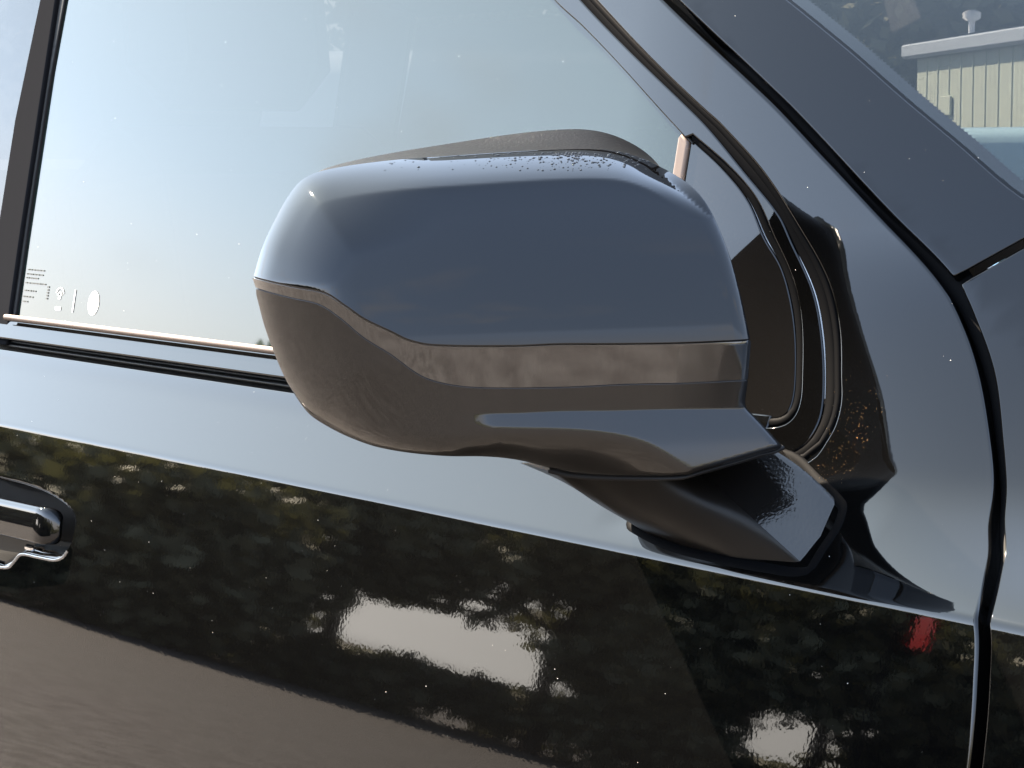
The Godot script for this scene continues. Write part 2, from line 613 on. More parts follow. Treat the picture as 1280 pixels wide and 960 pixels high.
func sky_picture() -> ImageTexture:
	var w := 1024
	var h := 512
	var im := Image.create(w, h, false, Image.FORMAT_RGBF)
	var cloud := FastNoiseLite.new()
	cloud.seed = 3
	cloud.frequency = 1.6
	cloud.fractal_octaves = 5
	for j in h:
		var el := PI / 2.0 - (j + 0.5) / h * PI
		var y := sin(el)
		for i in w:
			var az := (i + 0.5) / w * TAU
			var d := Vector3(sin(az) * cos(el), y, -cos(az) * cos(el))
			if y < 0.0: d = Vector3(d.x, 0.001, d.z).normalized()
			var up := maxf(d.y, 0.02)
			var chi := acos(clampf(d.dot(sun_at), -1.0, 1.0))
			var glow := exp(-1.5 * chi)
			var lobe := maxf((cos(chi) + 0.55) / 1.55, 0.0)
			var k := 0.352 * (1.0 - exp(-0.25 / up)) * (1.08 + 1.6 * lobe + 0.1 * cos(chi) ** 2 + 1.6 * exp(-4.5 * chi))
			k *= lerpf(0.56, 1.0, smoothstep(0.0, 0.17, up))
			k *= lerpf(0.52, 1.0, clampf(up * 1.1 + lobe * 1.6, 0.0, 1.0))
			var haze := clampf(1.0 - up / 0.6, 0.0, 1.0)
			var c := Color(0.45, 0.63, 1.0).lerp(Color(0.77, 0.895, 1.0), clampf(0.35 * haze + 1.3 * glow, 0.0, 1.0))
			c = c.lerp(Color(1.0, 0.91, 0.79), smoothstep(0.19, 0.05, up) * 0.85)
			var s := cloud.get_noise_3d(d.x * 1.2 / (up + 0.25), d.z * 1.2 / (up + 0.25), 0.4)
			var cl := smoothstep(0.12, 0.6, s) * smoothstep(0.06, 0.16, up) * (1.0 - smoothstep(0.25, 0.5, up))
			var v := Color(c.r * k, c.g * k, c.b * k).lerp(Color(0.30, 0.29, 0.29) * (0.55 + 1.6 * glow), cl * 0.42)
			im.set_pixel(i, j, v)
	return ImageTexture.create_from_image(im)

# ---------------------------------------------------------------- the vehicle
func build_vehicle() -> void:
	var car := node("black_suv")
	tag(car, "black sport utility vehicle filling the view, its wing mirror nearest", "car")
	var ys := lines([300, 1000, 25, 1070, 8, 1175, 2, 1196, 4, 1202, 1.5, 1210, 0.8, 1216, 1.5, 1300, 4, 1340, 6, 1960, 12])
	var plain_x := lines([-3600, 2000, 20])
	# outlines shared by neighbours
	var skin_in := pts([-43, 1265, -37, 1270, -34, 1278, -32, 1287, -34, 1300, -40, 1314, -51, 1341, -65, 1367, -86, 1394, -120, 1432, -156, 1461, -170, 1470, -287, 1545, -470, 1664, -600, 1722])
	skin_in = cr(skin_in, 4.0)
	var shut_l := cr(pts([-380, 1646, -219, 1542, -127, 1480, -78, 1440, -38, 1405, 3, 1368, 24, 1343, 41, 1320, 67, 1282, 91, 1251, 116, 1231, 136, 1208, 143, 1174, 146, 1134, 148, 900, 140, 600, 130, 420]), 4.0)
	var shut_r := cr(pts([-370, 1648, -206, 1542, -119, 1480, -70, 1440, -32, 1407, 9, 1371, 28, 1347, 48, 1320, 72, 1282, 96, 1251, 122, 1231, 144, 1208, 151, 1176, 154, 1135, 156, 900, 147, 600, 137, 420]), 4.0)
	# door skin
	var o := PackedVector2Array([Vector2(-1100, 420), Vector2(-1100, 1264)])
	o = dens(o, 40)
	o.append_array(dens(pts([-1100, 1264, -43, 1264]), 20))
	o.append_array(skin_in)
	o.append_array(dens(pts([-600, 1722, -560, 1762, -380, 1646]), 20))
	o.append_array(shut_l)
	var door_x := lines([-1180, -1100, 40, -1000, 4, -800, 2, -240, 40, 60, 4, 200, 10])
	var mb := MB.new()
	sheet(mb, o, door_skin, door_x, ys, 2.2, 14.0)
	var door := put("front_door", mb, M.paint, car)
	# dark backing in the gaps
	mb = MB.new()
	sheet(mb, dens(pts([-3400, 380, -3400, 1280, -100, 1280, -55, 1262, 10, 1372, 40, 1372, 240, 1300, 240, 380]), 30, true), over(body, -0.018), lines([-3600, 400, 40]), ys, 0.0, 0.0)
	put("body_shell", mb, M.dark, car)
	# front wing
	mb = MB.new()
	o = PackedVector2Array()
	for q in shut_r:
		if q.y < 1366: o.append(q)
	o = rev(o)
	var wing := PackedVector2Array([Vector2(140, 420), Vector2(430, 420)])
	for i in 13:
		var t := PI - PI * i / 12.0
		wing.append(Vector2(900 + cos(t) * 470, 420 + sin(t) * 470))
	wing.append_array(pts([1500, 420, 1800, 520, 1830, 1000, 1700, 1120, 1000, 1225, 500, 1300, 300, 1345, 80, 1390, 32, 1391, 12, 1369]))
	o = dens(wing, 15)
	for q in rev(shut_r):
		if q.y < 1366 and q.y > 430: o.append(q) if false else null
	var edge := PackedVector2Array()
	for q in shut_r:
		if q.y < 1364: edge.append(q)
	o.append_array(edge)
	sheet(mb, o, body, lines([-20, 240, 8, 2000, 14]), ys, 1.2, 14.0)
	put("front_wing", mb, M.paint, car)
	mb = MB.new()
	var gap := PackedVector2Array()
	for q in shut_l: gap.append(q.lerp(nearest(shut_r, q), 0.5))
	bead(mb, gap, over(body, -0.013), 9.0, 2.0)
	put("shut_line_seal", mb, M.dark, car)
	# windscreen pillar
	mb = MB.new()
	var ws := pts([68, 1388, 17, 1422, -18, 1450, -52, 1476, -94, 1508, -140, 1540, -352, 1680, -550, 1800])
	ws = cr(ws, 5.0)
	o = PackedVector2Array()
	for q in shut_r:
		if q.y > 1372: o.append(q)
	var up_edge := dens(pts([-553, 1766, -370, 1648]), 20)
	up_edge.remove_at(up_edge.size() - 1)
	var full := up_edge
	full.append_array(o)
	full.append_array(dens(pts([8, 1374, 31, 1397, 62, 1391]), 6))
	full.append_array(ws.slice(2))
	sheet(mb, full, body, lines([-600, -240, 20, 100, 6]), lines([1350, 1820, 6]), 1.2, 12.0)
	put("windscreen_pillar", mb, M.paint, car)
	# --- window surround
	var edge_in := cr(pts([-540, 1680, -333, 1548, -297, 1528, -245, 1496, -195, 1462, -177, 1449]), 5.0)
	var sail_in := cr(pts([-180, 1453, -154, 1436, -131, 1416, -115, 1393, -101, 1377, -91, 1360, -81, 1338, -72, 1312, -69, 1299, -70, 1291, -75, 1287, -86, 1286, -160, 1286]), 3.0)
	var sail_out := cr(pts([-178, 1456, -147, 1437, -123, 1417, -106, 1393, -95, 1378, -85, 1362, -76, 1342, -66, 1313, -62, 1300, -62, 1291, -67, 1285, -80, 1282, -160, 1282]), 3.0)
	var frame_out := cr(pts([-510, 1686, -303, 1546, -177, 1468, -128, 1428, -105, 1407, -94, 1391, -74, 1363, -62, 1340, -50, 1312, -44, 1293, -45, 1281, -50, 1273, -60, 1268, -160, 1266]), 4.0)
	var gx := lines([-3400, -640, 40, -190, 8, 0, 3])
	var gy := lines([1250, 1460, 3, 1900, 12])
	# painted frame strip between glass and outer seal
	o = edge_in.slice(0, edge_in.size() - 2)
	o.append_array(sail_out)
	o.append_array(rev(frame_out))
	mb = MB.new()
	sheet(mb, o, green(-0.001), gx, gy, 1.2, 8.0)
	put("window_frame", mb, M.paint, car)
	# outer seal: two rounded rubber strips in the channel
	mb = MB.new()
	var so := PackedVector2Array()
	var si := PackedVector2Array()
	var skin_line := rev_seal(skin_in)
	for q in frame_out:
		var p2 := nearest(skin_line, q)
		si.append(q.lerp(p2, 0.30))
		so.append(q.lerp(p2, 0.74))
	bead(mb, si, green(-0.0026), 3.4, 1.0)
	put("door_seal", mb, M.seal, car)
	mb = MB.new()
	bead(mb, so, green(-0.0030), 2.6, 1.9)
	put("door_seal", mb, M.seal, car)
	# inner seal between sail panel and frame
	mb = MB.new()
	var mid := PackedVector2Array()
	for q in sail_in:
		mid.append(q.lerp(nearest(sail_out, q), 0.5))
	bead(mb, mid, green(-0.0042), 3.0, 1.6)
	put("sail_seal", mb, M.seal, car)
	mb = MB.new()
	bead(mb, cr(pts([-540, 1679, -333, 1547, -297, 1527, -245, 1495, -195, 1461, -179, 1450]), 5.0), green(-0.006), 1.1, 3.2)
	put("glass_run_seal", mb, M.rubber, car)
	# sail panel
	mb = MB.new()
	o = PackedVector2Array(sail_in)
	o.append_array(dens(pts([-184, 1286, -183, 1440, -182, 1452]), 6))
	sheet(mb, o, green(-0.004), gx, gy, 1.5, 8.0)
	put("sail_panel", mb, M.sail, car)
	# upright moulding
	mb = MB.new()
	sheet(mb, dens(pts([-194, 1284, -185, 1284, -181, 1452, -191, 1460]), 6, true), green(-0.0015), lines([-200, -170, 2]), gy, 2.4, 7.0)
	put("upright_moulding", mb, M.trim, car)
	# door glass
	mb = MB.new()
	o = dens(pts([-1066, 1283, -187, 1283, -187, 1456]), 30)
	o.append_array(rev(edge_in))
	o.append_array(dens(pts([-600, 1717, -1062, 1722, -1062, 1582, -1067, 1480, -1068, 1382]), 20))
	sheet(mb, o, green(-0.009), lines([-1160, -300, 40, -160, 10]), lines([1260, 1740, 40]), 0.0, 0.0)
	put("front_window", mb, M.glass, car)
	# belt: moulding, gloss strip
	mb = MB.new()
	bead(mb, dens(pts([-1072, 1292, -196, 1292]), 20), green(0.0), 2.9, 2.8, 0.0)
	put("belt_moulding", mb, M.trim, car)
	mb = MB.new()
	sheet(mb, dens(pts([-1096, 1273, -80, 1273, -80, 1289.5, -1096, 1289.5]), 20, true), strip_face, plain_x, lines([1260, 1295, 1]), 1.8, 6.0)
	put("belt_strip", mb, M.paint, car)
	mb = MB.new()
	bead(mb, dens(pts([-1096, 1268.5, -80, 1268.5]), 20), over(body, -0.010), 1.6, 2.2)
	put("belt_seal", mb, M.rubber, car)
	# centre pillar and rear door
	mb = MB.new()
	sheet(mb, dens(pts([-1122, 1266, -1070, 1266, -1073, 1300, -1074, 1362, -1073, 1583, -1070, 1722, -1104, 1722, -1105, 1584, -1120, 1473, -1122, 1368]), 10, true), green(-0.003), lines([-1140, -1050, 8]), gy, 2.0, 10.0)
	put("centre_pillar", mb, M.vinyl, car)
	mb = MB.new()
	sheet(mb, dens(pts([-1073, 1292, -1067, 1292, -1069, 1382, -1068, 1500, -1062, 1582, -1061, 1722, -1070, 1722, -1072, 1583, -1074, 1362]), 10, true), green(-0.0065), lines([-1140, -1050, 6]), gy, 1.5, 6.0)
	put("pillar_seal", mb, M.rubber, car)
	mb = MB.new()
	sheet(mb, dens(pts([-2150, 1270, -1126, 1270, -1126, 1368, -1124, 1473, -1109, 1584, -1108, 1722, -2150, 1700]), 30, true), green(-0.006), lines([-2200, -1100, 40]), lines([1260, 1740, 40]), 0.0, 0.0)
	put("rear_window", mb, M.rear, car)
	mb = MB.new()
	o = dens(pts([-1106, 420, -1106, 1264, -2160, 1264, -2160, 900]), 30)
	for i in 9:
		var t := PI / 2.0 * i / 8.0
		o.append(Vector2(-2630 + cos(t) * 0 + 470 * cos(t), 430 + 470 * sin(t))) if false else null
	o.append_array(dens(pts([-2160, 900, -1980, 420, -1106, 420]), 30))
	sheet(mb, o, body, plain_x, ys, 2.2, 14.0)
	put("rear_door", mb, M.paint, car)
	mb = MB.new()
	o = PackedVector2Array([Vector2(-2166, 1263), Vector2(-2166, 900)])
	for i in 13:
		var t := PI * i / 12.0
		o.append(Vector2(-2150 + -450 + cos(t) * 460, 430 + sin(t) * 460))
	o.append_array(pts([-3300, 430, -3420, 600, -3420, 1200, -3360, 1263]))
	sheet(mb, dens(o, 30, true), body, plain_x, ys, 2.2, 14.0)
	put("rear_quarter", mb, M.paint, car)
	mb = MB.new()
	sheet(mb, dens(pts([-3180, 1290, -2260, 1290, -2260, 1690, -2950, 1680]), 30, true), green(-0.006), lines([-3300, -2200, 40]), lines([1260, 1740, 40]), 0.0, 0.0)
	put("quarter_window", mb, M.privacy, car)
	mb = MB.new()
	sheet(mb, dens(pts([-3300, 1266, -2175, 1266, -2160, 1272, -2160, 1700, -1256, 1728, -660, 1752, -660, 1790, -2000, 1790, -3150, 1760]), 30, true), green(-0.004), lines([-3400, -600, 40]), lines([1250, 1800, 20]), 1.0, 6.0) if false else null
	mb = MB.new()
	sheet(mb, dens(pts([-3300, 1700, -2160, 1702, -1256, 1724, -602, 1724, -560, 1760, -570, 1805, -2000, 1830, -3100, 1790]), 30, true), green(-0.002), lines([-3400, -500, 40]), lines([1650, 1850, 15]), 1.0, 6.0)
	put("roof_rail", mb, M.paint, car)
	mb = MB.new()
	sheet(mb, dens(pts([-2255, 1266, -2155, 1266, -2155, 1700, -2255, 1700]), 30, true), green(-0.004), lines([-2300, -2100, 20]), lines([1250, 1720, 20]), 1.0, 6.0)
	put("rear_pillar", mb, M.dark, car)
	mb = MB.new()
	sheet(mb, dens(pts([-3420, 1266, -3190, 1266, -2955, 1700, -3150, 1760]), 30, true), green(-0.004), lines([-3500, -2900, 20]), lines([1250, 1800, 20]), 1.0, 6.0)
	put("tail_pillar", mb, M.paint, car)
	windscreen(car, ws)
	mirror(car)
	handle(car)
	etching(car)
	far_side(car, ys)
	specks(car)

func nearest(p: PackedVector2Array, q: Vector2) -> Vector2:
	var best := p[0]
	for i in p.size() - 1:
		var c := Geometry2D.get_closest_point_to_segment(q, p[i], p[i + 1])
		if c.distance_squared_to(q) < best.distance_squared_to(q): best = c
	return best

func rev_seal(skin: PackedVector2Array) -> PackedVector2Array:
	var o := PackedVector2Array()
	for q in rev(skin):
		if q.x > -500: o.append(q)
	o.append(Vector2(-60, 1262))
	o.append(Vector2(-160, 1260))
	return o

func windscreen(car: Node, ws: PackedVector2Array) -> void:
	var bow := func(q: float) -> Vector3:     # from the near pillar towards the vehicle's middle
		var t := q / 0.80
		return Vector3(0.16 * (1.0 - (1.0 - t) * (1.0 - t)), 0.10 * (1.0 - (1.0 - t) * (1.0 - t)), -q)
	var row := func(q: float, sink: float) -> PackedVector3Array:
		var r := PackedVector3Array()
		for i in range(2, ws.size(), 2):
			var p := body(ws[i]) + Vector3(-0.001, 0.0005, -0.003)
			var k := p.z / 0.80
			r.append(p + bow.call(minf(q, p.z / k)) * Vector3(1, 1, k) - Vector3(0.4, 0.8, 0.2) * sink)
		return r
	var build := func(mb: MB, q0: float, q1: float, count: int, sink: float) -> void:
		var pa: PackedVector3Array = row.call(q0, sink)
		for s in count:
			var pb: PackedVector3Array = row.call(lerpf(q0, q1, float(s + 1) / count), sink)
			var na := PackedVector3Array()
			for i in pa.size():
				var e := pa[mini(i + 1, pa.size() - 1)] - pa[maxi(i - 1, 0)]
				var g := e.cross(pb[i] - pa[i]).normalized()
				na.append(g if g.y > 0 else -g)
			mb.strip(pa, na, pb, na)
			pa = pb
	var mb := MB.new()
	build.call(mb, 0.0, 0.80, 16, 0.0)
	# the far half mirrors the near half
	var k := mb.v.size()
	for i in range(0, k, 3):
		mb.tri(mb.v[i] * Vector3(1, 1, -1), mb.v[i + 1] * Vector3(1, 1, -1), mb.v[i + 2] * Vector3(1, 1, -1), mb.n[i] * Vector3(1, 1, -1), mb.n[i + 1] * Vector3(1, 1, -1), mb.n[i + 2] * Vector3(1, 1, -1))
	put("windscreen", mb, M.clear, car)
	mb = MB.new()
	build.call(mb, 0.0, 0.0105, 2, 0.003)
	var a: PackedVector3Array = row.call(0.0102, 0.003)
	var b: PackedVector3Array = row.call(0.0119, 0.003)
	for i in a.size() - 1:      # the toothed edge of the enamel
		var teeth := 3
		for t in teeth:
			var u := float(t) / teeth
			var v := (t + 0.55) / teeth
			mb.flat(a[i].lerp(a[i + 1], u), a[i].lerp(a[i + 1], v), b[i].lerp(b[i + 1], (u + v) / 2), Vector3.UP)
	put("windscreen_border", mb, M.frit, car)

# ---------------------------------------------------------------- wing mirror
func mirror(car: Node) -> void:
	var root := node("wing_mirror", car)
	var crease := cr(pts([-143, 17.6, -120.5, 13.8, -102.1, 10.9, -91, 4, -80.9, -3, -66.8, -9.9, -56.7, -14.8, -43.7, -17.6, -0, -19, 26.6, -18.6, 55.9, -19.2, 94.6, -19.6, 137.7, -18.9]), 2.0)
	var part := cr(pts([-140.9, 11.5, -120.5, 7.7, -105.2, 4.8, -94, -2.2, -80.9, -13.1, -66.8, -22, -50.7, -33.8, -37.7, -38.6, -18.8, -41.3, 26.6, -42.5, 62.7, -41.9, 97.5, -42.2, 136.8, -41.5]), 2.0)
	var upper := cr(pts([-143, 16.6, -137.8, 34, -130.7, 49.3, -122.5, 63.6, -114.3, 72.7, -101.1, 77.8, -66.8, 82.9, -24.8, 86, 28.5, 89, 56.9, 89, 74.3, 86, 92.7, 78.2, 107.1, 67.3, 115.8, 54.6, 125.3, 32, 132, 7.5, 137.7, -18.9]), 2.0)
	var lower := cr(pts([136.8, -41.5, 135.3, -54.3]), 2.0)
	lower.append_array(cr(pts([135.8, -57.3, 144.4, -65.9, 157.6, -80.3]), 2.0))
	lower.append_array(cr(pts([156.7, -81.3, 132.9, -86.8, 109, -92.3, 98.5, -94.5, 67.6, -96.3, 38.3, -95, 25.6, -91.4]), 2.0))
	lower.append_array(cr(pts([23.6, -91.4, 5.9, -85.9, -15.8, -82.4, -38.7, -80.9, -71.8, -77.6, -89, -72.9, -102.1, -67.1, -112.3, -60.2, -121.5, -47.2, -127.6, -35.1, -135.8, -12.8, -140.9, 7.5]), 2.0))
	m_out = PackedVector2Array(upper)
	m_out.append_array(lower)
	m_out = clean(m_out, 0.5)
	bc_tab = tab_of(pts([-180, 25, -143, 17.6, -120.5, 13.8, -102.1, 10.9, -91, 4, -80.9, -3, -66.8, -9.9, -56.7, -14.8, -43.7, -17.6, -0, -19, 26.6, -18.6, 55.9, -19.2, 94.6, -19.6, 180, -22]))
	un_tab = tab_of(pts([-180, -60, -24.8, -63.5, -9.9, -65.2, 28.5, -67.4, 55.9, -70.8, 77.2, -77.2, 97.5, -89.6, 180, -140]))
	var coarse := PackedVector2Array()
	for i in range(0, m_out.size(), 2): coarse.append(m_out[i])
	dgrid.resize(DW * DH)
	for j in DH:
		for i in DW:
			dgrid[j * DW + i] = sdist(Vector2(-160 + i * DG, -115 + j * DG), coarse)
	var xs := lines([-150, 170, 2])
	var ys := lines([-105, -68, 1.5, -48, 0.7, -20, 1.5, 45, 2.5, 95, 1.25])
	# cap
	var o := PackedVector2Array(upper)
	o.append_array(rev(crease))
	var mb := MB.new()
	sheet(mb, o, mir(0.0), xs, ys, 1.0, 3.0, 0.5)
	put("mirror_cap", mb, M.smooth_paint, root)
	# band under the cap
	o = PackedVector2Array(crease)
	o.append_array(rev(part))
	mb = MB.new()
	sheet(mb, o, mir(-1.6), xs, ys, 0.4, 3.0, 0.5)
	put("mirror_band", mb, M.gloss, root)
	# lower housing with the neck
	o = PackedVector2Array(part)
	o.append_array(lower)
	mb = MB.new()
	sheet(mb, o, mir(-1.6), xs, ys, 0.5, 3.0, 0.5)
	put("mirror_housing", mb, M.housing, root)
	# shroud behind: loft from the outline back to the glass
	mb = MB.new()
	var S := mir(-5.5)
	var rows := 7
	var pa := PackedVector3Array()
	var k := m_out.size()
	var back := Vector3(-0.978, 0.0, -0.208)
	var all := []
	for r in rows:
		var pb := PackedVector3Array()
		var t := float(r) / (rows - 1)
		for i in k:
			var q := m_out[i]
			var top := smoothstep(40.0, 84.0, q.y)
			var s := lerpf(0.97, lerpf(0.86, 1.0, top), t)
			var c := Vector2(0, 0)
			var p: Vector3 = (S.call(q) as Vector3).lerp(M0 - MN * 0.02, 0.022) if r == 0 else Vector3.ZERO
			if r == 0:
				pb.append(p)
			else:
				var f: Vector3 = all[0][i]
				var out := 1.0 - smoothstep(-120.0, 90.0, q.x)
				var dir := back.lerp(Vector3(-0.80, 0.0, -0.60), maxf(out, 0.9 * smoothstep(35.0, 72.0, q.y))).normalized()
				var reach := (f - M0).dot(dir)
				var end := M0 + dir * lerpf(0.13, 0.10, out) + (f - M0 - dir * reach) * (s / 0.97) + Vector3(0, 0.010 * top * smoothstep(-110.0, 50.0, q.x) * (1.0 - smoothstep(45.0, 135.0, q.x)), 0)
				pb.append(f.lerp(end, t))
		all.append(pb)
	for r in rows - 1:
		for i in k:
			var j := (i + 1) % k
			var a: Vector3 = all[r][i]
			var b: Vector3 = all[r][j]
			var c: Vector3 = all[r + 1][j]
			var d: Vector3 = all[r + 1][i]
			var na := shroud_n(all, r, i, k, rows)
			var nb := shroud_n(all, r, j, k, rows)
			var nc := shroud_n(all, r + 1, j, k, rows)
			var nd := shroud_n(all, r + 1, i, k, rows)
			mb.tri(a, b, c, na, nb, nc)
			mb.tri(a, c, d, na, nc, nd)
	put("mirror_shroud", mb, M.dewy, root)
	mb = MB.new()
	var cen := Vector3.ZERO
	for p in all[rows - 1]: cen += p
	cen /= k
	for i in k:
		mb.flat(all[rows - 1][i], all[rows - 1][(i + 1) % k], cen, back)
	put("mirror_glass", mb, M.mirror, root)
	foot(root)
	# dew on the top of the cap
	mb = MB.new()
	rng.seed = 77
	var F := mir(0.0)
	for i in 520:
		var a := rng.randfn(40.0, 30.0) if i % 5 else rng.randf_range(-70, 95)
		var b := rng.randf_range(75, 86.5)
		b = 86.5 - (86.5 - b) * rng.randf() ** 0.6
		var q := Vector2(a, b)
		if sdist(q, m_out) < 1.0: continue
		var p: Vector3 = F.call(q)
		var n := ((F.call(q + Vector2(0.5, 0)) - F.call(q - Vector2(0.5, 0))) as Vector3).cross(F.call(q + Vector2(0, 0.5)) - F.call(q - Vector2(0, 0.5))).normalized()
		droplet(mb, p, n, 0.00022 + 0.0008 * rng.randf() ** 2.2)
	tag(put("dew_drops", mb, M.water, root), "", "", "", "stuff")

func droplet(mb: MB, p: Vector3, n: Vector3, r: float) -> void:
	var x := n.cross(Vector3.UP if absf(n.y) < 0.9 else Vector3.RIGHT).normalized()
	var y := n.cross(x)
	var pa := PackedVector3Array()
	var na := PackedVector3Array()
	for s in 4:
		var th := PI / 2.0 * s / 3.0
		var pb := PackedVector3Array()
		var nb := PackedVector3Array()
		for k in 8:
			var d := x * cos(TAU * k / 8) + y * sin(TAU * k / 8)
			pb.append(p + d * r * cos(th) + n * r * 0.55 * sin(th))
			nb.append((d * cos(th) + n * sin(th)).normalized())
		if s > 0: mb.strip(pa, na, pb, nb, true)
		pa = pb; na = nb

func shroud_n(all: Array, r: int, i: int, k: int, rows: int) -> Vector3:
	var e: Vector3 = all[r][(i + 1) % k] - all[r][(i - 1 + k) % k]
	var f: Vector3 = all[mini(r + 1, rows - 1)][i] - all[maxi(r - 1, 0)][i]
	var g := e.cross(f)
	var m: Vector3 = all[r][i] - M0
	if g.length_squared() < 1e-18: return m.normalized()
	g = g.normalized()
	return g if g.dot(m) > 0 else -g

func foot(root: Node) -> void:
	var S := mir(-3.0)
	var B := func(x: float, y: float) -> Vector3: return door_skin(Vector2(x, y)) - Vector3(0, 0.0, 0.002)
	# upper loop at the mirror's neck, lower loop on the door, point for point
	var top := []
	var low := []
	var up2 := [[25.6, -94.4], [38.3, -97.5], [67.6, -98.8], [98.5, -97], [109, -94.8], [132.9, -89.2], [155.8, -83.3]]
	var lo2 := [[-149, 1219], [-128, 1215], [-95, 1212.5], [-50, 1211], [1, 1214.5], [4, 1228], [-3, 1246]]
	for i in up2.size():
		var t0: Vector3 = S.call(Vector2(up2[i][0], up2[i][1]))
		top.append(t0 + Vector3(-0.75, -0.13, -0.65) * [0.030, 0.032, 0.036, 0.043, 0.0475, 0.040, 0.029][i])
		low.append(B.call(lo2[i][0], lo2[i][1]))
	var back := Vector3(-0.055, 0, -0.012)
	top.append(top[6] + Vector3(-0.02, 0.004, -0.006)); low.append(B.call(-57, 1266))
	top.append(top[6] + back); low.append(B.call(-104, 1267))
	top.append(top[3] + back); low.append(B.call(-140, 1250))
	top.append(top[0] + back * 0.8); low.append(B.call(-158, 1228))
	var n := top.size()
	var dense := 6
	var T := PackedVector3Array()
	var L := PackedVector3Array()
	for i in n:
		var j := (i + 1) % n
		for d in dense:
			var t := float(d) / dense
			if i == 4 and d == 0: t = 0.05        # a softened ridge
			if i == 3 and d == dense - 1: t = 0.94
			T.append((top[i] as Vector3).lerp(top[j], t))
			L.append((low[i] as Vector3).lerp(low[j], t))
	var k := T.size()
	var rows := 10
	var grid := []
	var mid := Vector3.ZERO
	for p in T: mid += p / (2.0 * k)
	for p in L: mid += p / (2.0 * k)
	for r in rows + 1:
		var t := float(r) / rows
		var row := PackedVector3Array()
		for i in k:
			var p := T[i].lerp(L[i], t)
			row.append(p + (p - mid).normalized() * 0.0025 * sin(PI * t))
		grid.append(row)
	var mb := MB.new()
	var mb2 := MB.new()
	var fi := 5 * dense
	var way := signf(((grid[5][fi + 1] - grid[5][fi - 1]) as Vector3).cross(grid[6][fi] - grid[4][fi]).dot(Vector3(0.4, 0.5, 0.75)))
	for r in rows:
		for i in k:
			var j := (i + 1) % k
			var to: MB = mb2 if i >= 4 * dense and i < 7 * dense else mb
			var nn := []
			for c in [[r, i], [r, j], [r + 1, j], [r + 1, i]]:
				var rr: int = c[0]
				var ii: int = c[1]
				var e: Vector3
				if ii == 4 * dense and i >= 4 * dense: e = grid[rr][(ii + 1) % k] - grid[rr][ii]
				elif ii == 4 * dense: e = grid[rr][ii] - grid[rr][ii - 1]
				else: e = grid[rr][(ii + 1) % k] - grid[rr][(ii - 1 + k) % k]
				var f: Vector3 = grid[mini(rr + 1, rows)][ii] - grid[maxi(rr - 1, 0)][ii]
				var g := e.cross(f).normalized()
				nn.append(g * way)
			to.tri(grid[r][i], grid[r][j], grid[r + 1][j], nn[0], nn[1], nn[2])
			to.tri(grid[r][i], grid[r + 1][j], grid[r + 1][i], nn[0], nn[2], nn[3])
	for i in k:
		mb.flat(T[i], T[(i + 1) % k], (top[0] + top[3] + top[6] + top[8]) / 4.0, Vector3.UP)
	put("mirror_foot", mb, M.foot, root)
	put("mirror_foot_face", mb2, M.grain, root)
	# the joint between neck and foot, and the gasket on the door
	mb = MB.new()
	var seam := cr(pts([23.6, -91.9, 38.3, -95.5, 67.6, -96.8, 98.5, -95.2, 109, -93, 132.9, -87.5, 157.6, -81.3]), 3.0)
	bead(mb, seam, mir(-4.5), 1.6, 3.0, 0.0, 0.5)
	put("mirror_joint", mb, M.rubber, root)
	mb = MB.new()
	bead(mb, cr(foot_poly, 3.0, true), over(door_skin, -0.001), 4.0, 1.6, 0.0, 0.7, true)
	put("foot_gasket", mb, M.seal, root)

# ---------------------------------------------------------------- door handle
func handle(car: Node) -> void:
	var root := node("door_handle", car)
	var mb := MB.new()
	var lean := Basis(Vector3.RIGHT, deg_to_rad(-8.0))
	var rows := PackedFloat32Array([-1090, -1080, -1060, -1000, -950, -900, -885, -867, -857, -850, -845, -841, -839])
	var pa := PackedVector3Array()
	var na := PackedVector3Array()
	for i in rows.size():
		var x := rows[i]
		var t := clampf((-839.0 - x) / 22.0, 0.0, 1.0)
		var s := sqrt(1.0 - (1.0 - t) * (1.0 - t))
		s = maxf(s, 0.05)
		var c := body(Vector2(x, 1131.5)) + Vector3(0, 0, 0.004 + 0.008 * clampf((-839.0 - x) / 130.0, 0.0, 1.0))
		var pb := PackedVector3Array()
		var nb := PackedVector3Array()
		for k in 28:
			var th := TAU * k / 28
			var cy := signf(sin(th)) * pow(absf(sin(th)), 0.4)
			var cz := signf(cos(th)) * pow(absf(cos(th)), 0.4)
			pb.append(c + lean * Vector3(0, cy * 0.0155 * (0.35 + 0.65 * s), cz * 0.0085 * s))
			var n := Vector3(0.9 * (1.0 - t) if t < 1.0 else 0.0, signf(sin(th)) * pow(absf(sin(th)), 1.6) / 0.0155, signf(cos(th)) * pow(absf(cos(th)), 1.6) / 0.0085)
			n.x *= 120.0
			nb.append(lean * n.normalized())
		if i > 0: mb.strip(pa, na, pb, nb, true)
		pa = pb; na = nb
	for k in 28: mb.flat(pa[k], pa[(k + 1) % 28], (pa[0] + pa[14]) / 2.0, Vector3.RIGHT)
	put("handle_bar", mb, M.smooth_paint, root)
	mb = MB.new()
	bead(mb, cr(pts([-945, 1085, -926, 1088, -918, 1094, -908, 1101, -876, 1103, -848, 1104.5, -834, 1108.5, -827, 1115]), 3.0), body, 1.6, 1.4, 0.2)
	put("pocket_rim", mb, M.rim, root)
	mb = MB.new()
	mb.box(body(Vector2(-900, 1107)) + Vector3(0, 0, -0.004), Vector3(0.014, 0.006, 0.006), 0.002)
	put("key_cover", mb, M.chrome, root)

